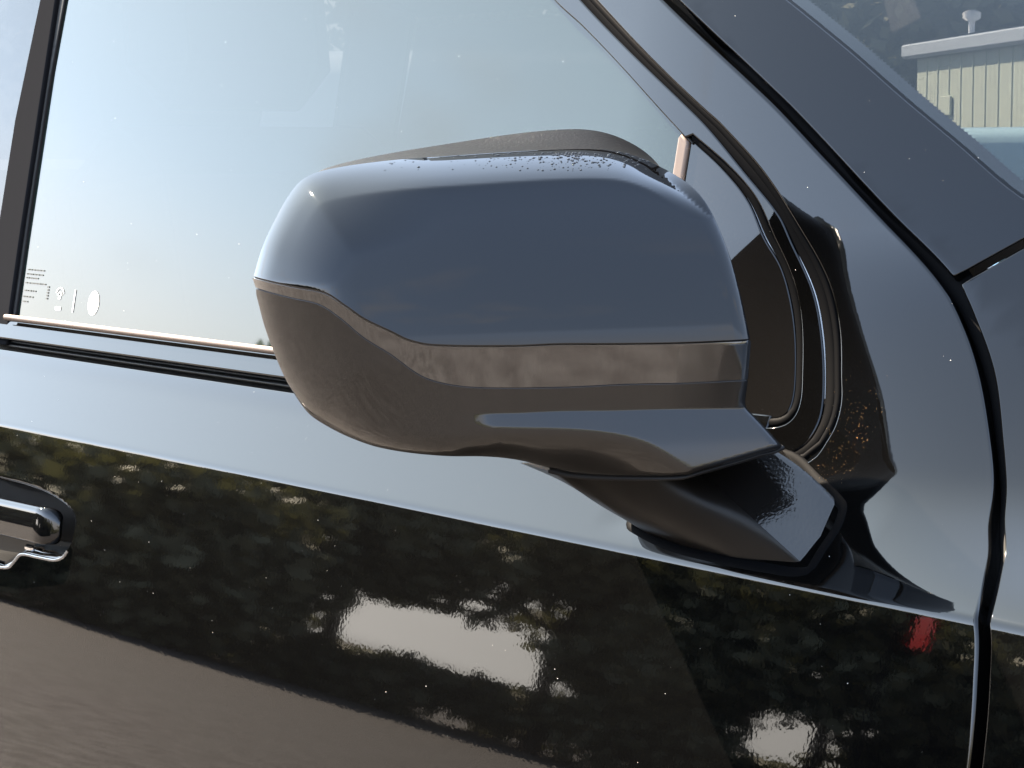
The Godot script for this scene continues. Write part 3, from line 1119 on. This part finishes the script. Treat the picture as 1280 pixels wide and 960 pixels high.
# ---------------------------------------------------------------- marks etched on the window
func etching(car: Node) -> void:
	var S := green(-0.0085)
	var bar := func(mb: MB, x: float, y: float, w: float, h: float) -> void:
		mb.box(S.call(Vector2(x, y)), Vector3(w * 0.001, h * 0.001, 0.0003), 0.0, Basis(Vector3.RIGHT, -0.183))
	var mb := MB.new()
	rng.seed = 5
	for row in [[1336, -1059, 30], [1332, -1060, 34], [1328.5, -1060, 22], [1324, -1060, 38], [1317, -1060, 20], [1311.5, -1061, 17], [1307, -1060, 11]]:
		var x: float = row[1]
		while x < row[1] + row[2]:
			var l := rng.randf_range(1.5, 5.0)
			bar.call(mb, x + l / 2, row[0], l, 1.2)
			x += l + rng.randf_range(0.8, 2.5)
	for i in 5: bar.call(mb, -1014.0, 1322.0 - i * 2.6, 3.0, 1.4)
	tag(put("fine_print", mb, M.ink, car), "", "", "", "stuff")
	mb = MB.new()     # radio waves over a foot
	for ring in [[5.0, 0.9], [9.0, 0.9]]:
		var pr := PackedVector2Array()
		for i in 13: pr.append(Vector2(-990, 1313.5) + Vector2.from_angle(lerpf(0.5, PI - 0.5, i / 12.0)) * ring[0] * Vector2(0.9, 0.95))
		bead(mb, pr, S, ring[1] * 0.7, 0.25)
	bar.call(mb, -990, 1313.5, 3.4, 3.0)
	bar.call(mb, -990, 1304, 10.0, 3.0)
	put("radio_mark", mb, M.etch, car)
	mb = MB.new()
	bar.call(mb, -962, 1312, 1.6, 20.0)
	put("divider_mark", mb, M.etch, car)
	mb = MB.new()
	var oval := PackedVector2Array()
	for i in 24: oval.append(Vector2(-926, 1312) + Vector2.from_angle(TAU * i / 24) * Vector2(9.5, 10.5))
	for i in 24:
		var hole := PackedVector2Array()
		var a := Vector2.from_angle(TAU * i / 24)
		var b := Vector2.from_angle(TAU * (i + 1) / 24)
		var c := Vector2(-926, 1312)
		mb.quad(S.call(oval[i]), S.call(oval[(i + 1) % 24]), S.call(c + b * 4.2), S.call(c + a * 4.2), Vector3.BACK)
		mb.quad(S.call(c + a * 3.0), S.call(c + b * 3.0), S.call(c + b * 1.0), S.call(c + a * 1.0), Vector3.BACK)
	put("round_mark", mb, M.etch, car)

# ---------------------------------------------------------------- dust, flakes
func specks(car: Node) -> void:
	rng.seed = 9
	var mb := MB.new()
	var spots := [[door_skin, -1100, 120, 1065, 1262, 170], [door_skin, -330, 60, 1270, 1540, 30], [green(-0.0085), -1150, -260, 1292, 1600, 120], [body, -260, 60, 1400, 1540, 50], [green(-0.0035), -225, -100, 1290, 1440, 35]]
	for s in spots:
		for i in s[5]:
			var q := Vector2(rng.randf_range(s[1], s[2]), rng.randf_range(s[3], s[4]))
			if s[0] == spots[1][0] and s[3] == 1270 and (q.x < -330 + (1540 - q.y) * 0.0 or q.y < 1540 + (q.x + 356) * -0.62 - 10 or q.y > 1547 - (q.x + 283) * 0.62): continue
			if s[3] == 1400 and (q.y < 1560 - (q.x + 283) * 0.58 or q.y > 1535 - (q.x + 162) * 0.55): continue
			if s[4] == 1440 and (q.y > 1440 - (q.x + 200) * 1.1): continue
			if s[4] == 1600 and q.y > 1462 - (q.x + 246) * 0.58: continue
			var p: Vector3 = s[0].call(q)
			droplet(mb, p, Vector3(0, 0.3, 0.95), 0.00005 + 0.00025 * rng.randf() ** 2.2)
	tag(put("dust_specks", mb, M.dust, car), "", "", "", "stuff")
	mb = MB.new()
	for i in 260:
		var q := Vector2(rng.randfn(-20, 11), rng.randfn(1278, 20))
		if q.y < 1256 or q.x < -40 or q.x > -4: continue
		droplet(mb, body(q), Vector3(0, 0.3, 0.95), rng.randf_range(0.00004, 0.00012))
	tag(put("gold_flakes", mb, M.gold, car), "", "", "", "stuff")

# ---------------------------------------------------------------- the rest of the vehicle
func far_side(car: Node, ys: PackedFloat32Array) -> void:
	# roof, bonnet, floor
	var mb := MB.new()
	var prev := PackedVector3Array()
	var prevn := PackedVector3Array()
	for i in 21:
		var t := i / 20.0
		var x := lerpf(-3150, -640, t)
		var y := lut(x, [-3150.0, -2000.0, -1000.0, -640.0], [1.79, 1.83, 1.82, 1.80])
		var row := PackedVector3Array()
		var rn := PackedVector3Array()
		for k in 21:
			var s := k / 10.0 - 1.0
			row.append(Vector3(x * 0.001, y + 0.07 * (1 - s ** 4), s * 0.765))
			rn.append(Vector3(0, 1, 0.4 * s ** 3).normalized())
		if i > 0: mb.strip(prev, prevn, row, rn)
		prev = row; prevn = rn
	put("roof", mb, M.paint, car)
	mb = MB.new()
	prev = PackedVector3Array()
	for i in 25:
		var x := lerpf(60, 1830, i / 24.0)
		var y := lut(x, [60.0, 300.0, 1000.0, 1650.0, 1830.0], [1.39, 1.345, 1.235, 1.12, 1.0])
		var row := PackedVector3Array()
		var rn := PackedVector3Array()
		for k in 21:
			var s := k / 10.0 - 1.0
			var zz := body(Vector2(x, y * 1000.0)).z - 0.02
			row.append(Vector3(x * 0.001, y + 0.06 * (1 - s ** 4), s * zz))
			rn.append(Vector3(0.17, 1, 0.3 * s ** 3).normalized())
		if i > 0: mb.strip(prev, prevn, row, rn)
		prev = row; prevn = rn
	put("bonnet", mb, M.paint, car)
	mb = MB.new()
	mb.box(Vector3(-1.5, 0.42, 0), Vector3(3.9, 0.12, 1.8), 0.03)
	put("floor_pan", mb, M.dark, car)
	mb = MB.new()
	mb.box(Vector3(1.80, 0.76, 0), Vector3(0.12, 0.52, 1.94), 0.05)
	put("front_grille", mb, M.dark, car)
	mb = MB.new()
	mb.box(Vector3(-3.44, 0.95, 0), Vector3(0.10, 0.9, 1.8), 0.04)
	put("tailgate", mb, M.paint, car)
	mb = MB.new()
	mb.quad(Vector3(-3.46, 1.42, -0.8), Vector3(-3.46, 1.42, 0.8), Vector3(-3.17, 1.78, 0.72), Vector3(-3.17, 1.78, -0.72), Vector3(-1, 0.4, 0))
	put("tailgate_window", mb, M.privacy, car)
	# far side skin
	var flip := func(f: Callable) -> Callable:
		return func(q: Vector2) -> Vector3: return f.call(Vector2(-q.x, q.y)) * Vector3(1, 1, -1)
	var mirrored := func(p: PackedVector2Array) -> PackedVector2Array:
		var o := PackedVector2Array()
		for q in p: o.append(Vector2(-q.x, q.y))
		return o
	var gx := lines([-2000, 3600, 40])
	mb = MB.new()
	sheet(mb, mirrored.call(dens(pts([-3420, 430, -3420, 1263, 60, 1263, 300, 1345, 1000, 1225, 1700, 1120, 1830, 1000, 1800, 430]), 40, true)), flip.call(body), gx, ys, 2.0, 10.0)
	put("far_body_side", mb, M.paint, car)
	for w in [[-0.6, pts([-1150, 1268, -120, 1268, -300, 1500, -660, 1700, -1190, 1715]), "far_front_window", M.glass], [-0.6, pts([-2150, 1268, -1330, 1268, -1330, 1715, -2150, 1700]), "far_rear_window", M.privacy], [-0.6, pts([-3180, 1290, -2250, 1290, -2250, 1690, -2950, 1680]), "far_quarter_window", M.privacy]]:
		mb = MB.new()
		sheet(mb, mirrored.call(dens(w[1], 40, true)), flip.call(green(-0.008)), gx, lines([1260, 1740, 40]), 0.0, 0.0)
		put(w[2], mb, w[3], car)
	for w in [pts([-1330, 1266, -1150, 1266, -1190, 1720, -1330, 1720]), pts([-2250, 1266, -2150, 1266, -2150, 1700, -2250, 1700]), pts([-3420, 1266, -3190, 1266, -2955, 1700, -3150, 1760]), pts([-120, 1266, 100, 1380, -660, 1800, -660, 1700, -300, 1500])]:
		mb = MB.new()
		sheet(mb, mirrored.call(dens(w, 30, true)), flip.call(green(-0.004)), gx, lines([1250, 1820, 30]), 1.0, 8.0)
		put("far_pillar", mb, M.dark, car)
	mb = MB.new()
	sheet(mb, mirrored.call(dens(pts([-3300, 1700, -2160, 1702, -1256, 1722, -700, 1718, -640, 1765, -660, 1800, -2000, 1830, -3100, 1790]), 30, true)), flip.call(green(-0.002)), gx, lines([1650, 1850, 15]), 1.0, 6.0)
	put("far_roof_rail", mb, M.paint, car)
	# cabin
	mb = MB.new()
	mb.box(Vector3(-0.15, 1.18, 0), Vector3(0.55, 0.22, 1.62), 0.06)
	put("dashboard", mb, M.dark, car)
	for z in [0.40, -0.40]:
		var seat := node("front_seat", car, Vector3(-1.22, 0.5, z))
		var b := MB.new()
		b.box(Vector3(0.1, 0.25, 0), Vector3(0.55, 0.22, 0.52), 0.08)
		put("seat_cushion", b, M.cloth, seat)
		b = MB.new()
		b.box(Vector3(-0.24, 0.62, 0), Vector3(0.20, 0.72, 0.50), 0.08, Basis(Vector3.BACK, 0.28))
		put("backrest", b, M.cloth, seat)
		b = MB.new()
		b.box(Vector3(-0.36, 1.10, 0), Vector3(0.11, 0.22, 0.28), 0.05, Basis(Vector3.BACK, 0.15))
		put("head_restraint", b, M.cloth, seat)
	mb = MB.new()
	mb.box(Vector3(-2.3, 0.78, 0), Vector3(0.55, 0.22, 1.5), 0.08)
	mb.box(Vector3(-2.6, 1.05, 0), Vector3(0.2, 0.55, 1.5), 0.08)
	put("rear_bench", mb, M.cloth, car)
	mb = MB.new()
	var ring := PackedVector3Array()
	var rr := PackedFloat32Array()
	for i in 25:
		var a := TAU * i / 24
		ring.append(Vector3(-0.52, 1.18, -0.40) + Basis(Vector3.BACK, -0.4) * Vector3(0, cos(a) * 0.19, sin(a) * 0.19))
		rr.append(0.015)
	mb.tube(ring, rr, 8, false)
	put("steering_wheel", mb, M.dark, car)
	mb = MB.new()
	mb.box(Vector3(-1.9, 1.795, 0), Vector3(2.4, 0.02, 1.42), 0.008)
	put("headliner", mb, M.cloth, car)
	# wheels
	for w in [[0.9, 0.88], [-2.6, 0.88], [0.9, -0.88], [-2.6, -0.88]]:
		wheel(car, Vector3(w[0], 0.40, w[1]), 0.40, 0.27, signf(w[1]))

func wheel(parent: Node, at: Vector3, r: float, wide: float, side: float) -> void:
	var root := node("wheel", parent, at)
	var lathe := func(prof: Array, m: Material, called: String) -> void:
		var mb := MB.new()
		for i in prof.size() - 1:
			for k in 32:
				var a := TAU * k / 32
				var b := TAU * (k + 1) / 32
				var p := [Vector3(cos(a) * prof[i][0], sin(a) * prof[i][0], prof[i][1]), Vector3(cos(b) * prof[i][0], sin(b) * prof[i][0], prof[i][1]), Vector3(cos(b) * prof[i + 1][0], sin(b) * prof[i + 1][0], prof[i + 1][1]), Vector3(cos(a) * prof[i + 1][0], sin(a) * prof[i + 1][0], prof[i + 1][1])]
				var d := Vector2(prof[i + 1][0] - prof[i][0], prof[i + 1][1] - prof[i][1])
				var o := Vector3(cos(a) * -d.y, sin(a) * -d.y, d.x) * -1.0
				mb.quad(p[0], p[1], p[2], p[3], o)
		put(called, mb, m, root)
	var h := wide / 2
	lathe.call([[r * 0.62, -h], [r * 0.95, -h], [r, -h * 0.7], [r, h * 0.7], [r * 0.95, h], [r * 0.62, h]], M.tyre, "tyre")
	var mb := MB.new()
	for k in 6:
		var a := TAU * k / 6
		mb.box(Vector3(cos(a), sin(a), 0) * r * 0.34 + Vector3(0, 0, side * h * 0.75), Vector3(r * 0.60, r * 0.16, 0.03), 0.008, Basis(Vector3.BACK, a))
	mb.tube(PackedVector3Array([Vector3(0, 0, side * h * 0.5), Vector3(0, 0, side * h * 0.9)]), PackedFloat32Array([r * 0.18, r * 0.16]), 16)
	var rim := PackedVector3Array()
	var rad := PackedFloat32Array()
	for k in 33:
		rim.append(Vector3(cos(TAU * k / 32), sin(TAU * k / 32), 0) * r * 0.62 + Vector3(0, 0, side * h * 0.8))
		rad.append(0.02)
	mb.tube(rim, rad, 6, false)
	put("rim", mb, M.alloy, root)

# ---------------------------------------------------------------- other vehicles
func parked_car(called: String, m: Material, at: Vector3, turn: float, tall := 1.45, van := false) -> Node3D:
	var root := node(called, self, at, turn)
	var L := 4.6
	var low: Array
	var roofline: Array
	if van:
		L = 5.2
		low = [[-2.6, 1.0], [-2.55, 1.15], [1.5, 1.15], [2.5, 1.05], [2.6, 0.8]]
		roofline = [[-2.5, 1.15], [-2.45, tall * 0.97], [-2.2, tall], [0.9, tall], [1.15, tall * 0.97], [1.75, 1.2]]
	else:
		low = [[-2.3, 0.75], [-2.25, 0.95], [-1.6, 1.0], [1.0, 0.95], [2.0, 0.82], [2.3, 0.6]]
		roofline = [[-1.9, 1.0], [-1.2, tall * 0.965], [-0.7, tall], [0.0, tall * 0.99], [0.45, tall * 0.93], [1.15, 0.96]]
	var hull := func(prof: Array, floor_y: float, half: float, tuck: float, mm: Material, name_: String) -> void:
		var mb := MB.new()
		var d := cr(pts(prof.reduce(func(acc, e): acc.append(e[0] * 100.0); acc.append(e[1] * 100.0); return acc, [])), 8.0)
		var rowp := PackedVector3Array()
		var rown := PackedVector3Array()
		for i in d.size():
			var q := d[i] / 100.0
			var t := (d[mini(i + 1, d.size() - 1)] - d[maxi(i - 1, 0)]).normalized()
			var n2 := Vector3(-t.y, t.x, 0)
			var r := PackedVector3Array()
			var rn := PackedVector3Array()
			var hgt := q.y - floor_y
			var hz := half - tuck * clampf(hgt / 0.45, 0.0, 1.0)
			for s in [[0.0, -1.0, 0.0], [0.55, -1.0, 0.1], [0.86, -0.97, 0.35], [0.97, -0.90, 0.75], [1.0, -0.7, 0.97], [1.01, 0.0, 1.0], [1.0, 0.7, 0.97], [0.97, 0.90, 0.75], [0.86, 0.97, 0.35], [0.55, 1.0, 0.1], [0.0, 1.0, 0.0]]:
				r.append(Vector3(q.x, floor_y + hgt * s[0], s[1] * lerpf(half, hz, s[0])))
				rn.append((n2 * s[2] + Vector3(0, 0.25, signf(s[1])) * (1.0 - s[2])).normalized())
			if i > 0: mb.strip(rowp, rown, r, rn)
			else:
				for k in r.size() - 1: mb.flat(r[k], r[k + 1], Vector3(q.x, floor_y, 0), Vector3.LEFT)
			if i == d.size() - 1:
				for k in r.size() - 1: mb.flat(r[k], r[k + 1], Vector3(q.x, floor_y, 0), Vector3.RIGHT)
			rowp = r; rown = rn
		put(name_, mb, mm, root)
	hull.call(low, 0.28, 0.90, 0.03, m, "body")
	hull.call(roofline, 0.9, 0.84, 0.16, m, "cabin")
	# windows set into the cabin, a few millimetres proud
	for sd in [-1.0, 1.0]:
		for w in ([[-1.35, -0.25], [-0.17, 0.75]] if not van else [[0.35, 1.2]]):
			var mb := MB.new()
			var y1 := tall - 0.10
			var zt: float = sd * (0.84 - 0.16 * (y1 - 0.9) / 0.45 * 0.8 + 0.03) if not van else sd * 0.78
			var x0: float = w[0]
			var x1: float = w[1]
			mb.quad(Vector3(x0, 1.0, sd * 0.845), Vector3(x1, 1.0, sd * 0.845), Vector3(lerpf(x1, 0.0, 0.35), y1, zt), Vector3(lerpf(x0, -0.6, 0.35), y1, zt), Vector3(0, 0.2, sd))
			put("side_window", mb, M.frit, root)
		var hb := MB.new()
		hb.box(Vector3(L / 2 - 0.16, 0.72, sd * 0.66), Vector3(0.16, 0.14, 0.36), 0.05)
		put("headlight", hb, M.chrome, root)
		hb = MB.new()
		hb.box(Vector3(-L / 2 + 0.10, 0.82, sd * 0.68), Vector3(0.14, 0.16, 0.34), 0.05)
		put("tail_light", hb, M.red, root)
		for wx in [1.4, -1.4]:
			wheel(root, Vector3(wx, 0.32, sd * 0.80), 0.32, 0.2, sd)
	return root

# ---------------------------------------------------------------- building beyond
func building() -> void:
	# the wall runs from the near corner away to the right of the picture
	var root := node("metal_building", self, Vector3(-26.04, 0, -27.54), -atan2(2.85, 4.5))
	tag(root, "cream metal building with ribbed wall and blue-grey eaves seen through the windscreen", "building")
	for i in 34:
		var mb := MB.new()
		var x := 0.05 + i * 0.64
		mb.box(Vector3(x + 0.30, 1.42, 0), Vector3(0.60, 2.84, 0.05), 0.006)
		mb.box(Vector3(x + 0.62, 1.42, 0.02), Vector3(0.05, 2.84, 0.045), 0.012)
		mb.box(Vector3(x + 0.20, 1.42, 0.018), Vector3(0.03, 2.84, 0.014), 0.004)
		mb.box(Vector3(x + 0.41, 1.42, 0.018), Vector3(0.03, 2.84, 0.014), 0.004)
		put("wall_panel", mb, M.siding, root)
	var mb := MB.new()
	mb.box(Vector3(0.02, 1.42, -5.0), Vector3(0.05, 2.84, 10.0), 0.01)
	put("end_wall", mb, M.siding, root)
	mb = MB.new()
	mb.box(Vector3(11.0, 1.4, -5.0), Vector3(21.5, 2.7, 9.6), 0.02)
	put("core", mb, M.dark, root)
	mb = MB.new()
	mb.box(Vector3(10.85, 2.96, 0.10), Vector3(22.3, 0.24, 0.22), 0.04)
	put("eaves", mb, M.roofing, root)
	mb = MB.new()
	mb.quad(Vector3(-0.4, 3.09, 0.2), Vector3(22.2, 3.09, 0.2), Vector3(22.2, 3.5, -5.0), Vector3(-0.4, 3.5, -5.0), Vector3.UP)
	mb.quad(Vector3(-0.4, 3.09, -10.2), Vector3(22.2, 3.09, -10.2), Vector3(22.2, 3.5, -5.0), Vector3(-0.4, 3.5, -5.0), Vector3.UP)
	put("roof", mb, M.roofing, root)
	mb = MB.new()
	mb.box(Vector3(1.9, 2.05, 0.06), Vector3(0.55, 0.30, 0.04), 0.01)
	put("wall_vent", mb, M.siding, root)
	mb = MB.new()
	mb.tube(PackedVector3Array([Vector3(3.0, 3.05, 0.0), Vector3(3.0, 3.32, 0.0)]), PackedFloat32Array([0.05, 0.05]), 10)
	mb.tube(PackedVector3Array([Vector3(3.0, 3.30, 0.0), Vector3(3.0, 3.34, 0.0), Vector3(3.0, 3.42, 0.0), Vector3(3.0, 3.46, 0.0)]), PackedFloat32Array([0.08, 0.14, 0.14, 0.05]), 12)
	put("roof_vent", mb, M.white, root)

# ---------------------------------------------------------------- trees
func leafcloud(mb: MB, centre: Vector3, size: Vector3, count: int, leaf: float) -> void:
	for i in count:
		var d := Vector3(rng.randfn(), rng.randfn(), rng.randfn()).normalized() * pow(rng.randf(), 0.40)
		var p := centre + d * size
		var n := Vector3(rng.randfn(), rng.randfn() + 0.5, rng.randfn()).normalized()
		var x := n.cross(Vector3(rng.randfn(), rng.randfn(), rng.randfn())).normalized() * leaf * rng.randf_range(0.6, 1.3)
		var y := n.cross(x) * rng.randf_range(0.45, 0.8)
		mb.tri(p - x, p + y, p + x, n, n, n)
		mb.tri(p - x, p + x, p - y, n, n, n)

func tree_proto(called: String, seed_: int, height: float, base: float, wide: float, m: Material) -> Node3D:
	rng.seed = seed_
	var root := node(called)
	var mb := MB.new()
	var p := PackedVector3Array()
	var r := PackedFloat32Array()
	for i in 7:
		var t := i / 6.0
		p.append(Vector3(rng.randfn() * 0.08 * t, height * 0.85 * t, rng.randfn() * 0.08 * t))
		r.append(lerpf(0.18, 0.04, t))
	mb.tube(p, r, 8)
	var ends := []
	for i in 12:
		var t := rng.randf_range(maxf(base / height, 0.2), 0.85)
		var a := rng.randf() * TAU
		var from := p[int(t * 6)]
		var to := from + Vector3(cos(a), rng.randf_range(0.2, 0.7), sin(a)) * wide * rng.randf_range(0.4, 0.75)
		mb.tube(PackedVector3Array([from, from.lerp(to, 0.5) + Vector3(0, 0.15, 0), to]), PackedFloat32Array([0.06, 0.04, 0.015]), 6)
		ends.append(to)
	put("trunk", mb, M.bark, root)
	mb = MB.new()
	for i in 26:
		var c: Vector3
		if i < 12: c = ends[i]
		else:
			var t := rng.randf()
			var a := rng.randf() * TAU
			var w := wide * (0.75 * sin(PI * clampf(0.12 + t * 0.86, 0, 1)) + 0.1) * sqrt(rng.randf())
			c = Vector3(cos(a) * w, lerpf(base + 0.4, height - 0.6, t), sin(a) * w)
		var s := rng.randf_range(0.55, 1.05)
		leafcloud(mb, c, Vector3(s, s * 0.75, s) * 1.15, 330, 0.17)
	put("crown", mb, m, root)
	return root

func polar(deg: float, dist: float) -> Vector3:      # measured round the mirror from straight behind the vehicle towards the mirror's side
	return Vector3(-cos(deg_to_rad(deg)) * dist, 0, 1.0 + sin(deg_to_rad(deg)) * dist)

func trees() -> void:
	var kinds := [tree_proto("broadleaf_tree", 11, 3.6, 0.3, 2.0, M.leaf2), tree_proto("broadleaf_tree", 12, 4.9, 0.5, 2.1, M.leaf2), tree_proto("broadleaf_tree", 13, 5.2, 3.1, 2.7, M.leaf2)]
	# degrees, distance, kind, scale
	var spots := [[10, 34, 0, 1.0], [14.5, 33, 0, 1.02], [18.5, 32, 0, 0.95], [22.5, 33, 0, 1.0], [26, 31, 0, 0.98], [28.6, 31, 0, 1.02], [30.9, 30, 0, 1.08], [34.9, 31.5, 2, 1.0], [40.4, 30.5, 2, 1.0], [43.0, 29, 1, 0.8], [47.1, 30, 2, 1.0], [50.3, 29, 1, 1.02], [52.2, 31, 1, 1.05], [54.5, 29, 1, 1.0], [58, 30, 1, 1.03], [62, 31, 1, 1.0], [66.5, 30, 1, 1.05], [71, 31, 1, 1.0], [76, 30, 1, 1.04], [81, 30, 1, 1.0], [87, 31, 1, 1.05], [93, 30, 1, 1.0]]
	var said := ["at the left end of the row reflected in the door", "second from the left end of the reflected row", "third from the left end of the reflected row", "fourth from the left end of the reflected row", "fifth from the left end of the reflected row", "sixth from the left, where the reflected row grows taller", "left of the large pale gap reflected in the door", "arching over the left side of the large pale gap", "arching over the right side of the large pale gap", "between the two pale gaps reflected in the door", "arching over the smaller pale gap", "right of the smaller pale gap reflected in the door", "second right of the smaller pale gap", "third right of the smaller pale gap", "fourth right of the smaller pale gap", "fifth right of the smaller pale gap", "sixth right of the smaller pale gap", "fifth from the right end of the reflected row", "fourth from the right end of the reflected row", "third from the right end of the reflected row", "second from the right end of the reflected row", "at the right end of the reflected row"]
	var used := [false, false, false]
	for i in spots.size():
		var s = spots[i]
		var k: int = s[2]
		var t: Node3D = kinds[k]
		if used[k]:
			t = kinds[k].duplicate()
			t.name = "broadleaf_tree_%03d" % (i + 1)
			add_child(t, true)
		used[k] = true
		t.position = polar(s[0], s[1])
		t.rotation.y = i * 1.7
		t.scale = Vector3.ONE * s[3]
		tag(t, "dark backlit tree " + said[i], "tree", "row of trees reflected in the door")
	# low scrub under the row
	rng.seed = 31
	var mb := MB.new()
	for i in 520:
		var a := rng.randf_range(2, 98)
		var gap := maxf(1.0 - absf(a - 37.5) / 3.6, 1.0 - absf(a - 45.6) / 2.6)
		var high := 0.85 if gap > 0.0 else (2.6 if a < 33.0 else 3.6)
		leafcloud(mb, polar(a, rng.randf_range(30, 34)) + Vector3(0, rng.randf_range(0.3, high) if i % 3 else rng.randf_range(0.1, 0.8), 0), Vector3(1.0, 0.7, 1.0) * (0.6 if gap > 0.0 else 1.0), 150, 0.14)
	tag(put("undergrowth", mb, M.leaf2), "dark scrub growing under the row of trees reflected in the door", "undergrowth", "", "stuff")
	# woods far off on the other sides
	mb = MB.new()
	for i in 620:
		var a := rng.randf_range(0, TAU)
		var c := rng.randf_range(62, 80)
		var pos := Vector3(cos(a) * c, 0, sin(a) * c)
		var deg := rad_to_deg(atan2(pos.z - 1.0, -pos.x))
		if deg > -8 and deg < 98: continue
		var hh := rng.randf_range(0.5, 6.0 + 2.5 * sin(a * 9.0) + 2.0 * sin(a * 23.0))
		if deg < -30 and deg > -75: hh = rng.randf_range(0.5, 13.0)
		leafcloud(mb, pos + Vector3(0, hh, 0), Vector3(2.6, 1.9, 2.6), 150, 0.34)
	for i in 190:
		var a := deg_to_rad(rng.randf_range(-58, -34))
		var c := rng.randf_range(60, 76)
		leafcloud(mb, Vector3(-cos(a) * c, rng.randf_range(0.5, 11.5), sin(a) * c), Vector3(2.2, 1.7, 2.2), 420, 0.26)
	tag(put("far_woods", mb, M.leaf2), "dark woods standing far off behind the cream building", "woods", "", "stuff")

func _ready() -> void:
	# camera
	var cam := Camera3D.new()
	cam.name = "camera"
	cam.fov = 18.18
	cam.near = 0.05
	cam.far = 2000.0
	add_child(cam)
	cam.position = Vector3(0.949, 1.45, 1.938)
	cam.look_at_from_position(cam.position, cam.position + Vector3(-0.78411, -0.09932, -0.61262), Vector3.UP)
	# sky and exposure
	var env := Environment.new()
	env.background_mode = Environment.BG_SKY
	var sky := Sky.new()
	var pm := PanoramaSkyMaterial.new()
	pm.panorama = sky_picture()
	sky.sky_material = pm
	env.sky = sky
	env.tonemap_mode = Environment.TONE_MAPPER_LINEAR
	env.tonemap_exposure = 13.0
	env.sdfgi_enabled = true
	env.ssao_enabled = true
	env.ssil_enabled = true
	var we := WorldEnvironment.new()
	we.name = "environment"
	we.environment = env
	add_child(we)
	# sun
	var sun := DirectionalLight3D.new()
	sun.name = "sun"
	sun.light_energy = 1.5
	sun.light_color = Color(1.0, 0.93, 0.84)
	sun.light_angular_distance = 0.5
	sun.shadow_enabled = true
	add_child(sun)
	sun.look_at_from_position(Vector3.ZERO, -sun_at, Vector3.UP)
	materials()
	make_profile()
	make_drop()
	foot_poly = pts([-57, 1267, -26, 1256, -3, 1247, 2, 1244, 7, 1235, 8, 1222, 8, 1213, -22, 1210.5, -67, 1210.5, -106, 1212, -143, 1217, -151, 1220, -153, 1232, -140, 1250, -104, 1266])
	pocket_poly = clean(cr(pts([-1110, 1161, -967, 1159, -920, 1159, -875, 1156, -842, 1150, -825, 1142, -823, 1131, -826, 1119, -838, 1110, -874, 1106, -905, 1104, -918, 1096, -943, 1087, -1045, 1084, -1110, 1088]), 4.0, true))
	# ground
	var g := MB.new()
	for i in 24:
		for j in 24:
			var x := -600.0 + i * 50.0
			var z := -600.0 + j * 50.0
			g.quad(Vector3(x, 0, z), Vector3(x + 50, 0, z), Vector3(x + 50, 0, z + 50), Vector3(x, 0, z + 50), Vector3.UP)
	tag(put("ground", g, M.asphalt), "weathered grey-brown asphalt of the parking lot", "", "", "structure")
	building()
	trees()
	build_vehicle()
	tag(parked_car("pale_blue_van", M.pale, Vector3(-12.75, 0, -16.75), 0.72, 1.60, true), "pale blue van parked before the cream building, seen through the windscreen", "van")
	tag(parked_car("white_van", M.white, Vector3(-15.0, 0, -10.6), 0.9, 2.2, true), "white van dimly seen through the side window above the mirror", "van")
	var flag := node("red_banner", self, polar(48.3, 14.0))
	tag(flag, "small red banner on a steel pole, reflected at the front of the door", "banner")
	var fb := MB.new()
	fb.tube(PackedVector3Array([Vector3.ZERO, Vector3(0, 2.6, 0)]), PackedFloat32Array([0.02, 0.016]), 8)
	put("pole", fb, M.dark, flag)
	fb = MB.new()
	fb.box(Vector3(0.22, 2.56, 0), Vector3(0.40, 0.30, 0.02), 0.005, Basis(Vector3.UP, 0.6))
	put("cloth", fb, M.red, flag)
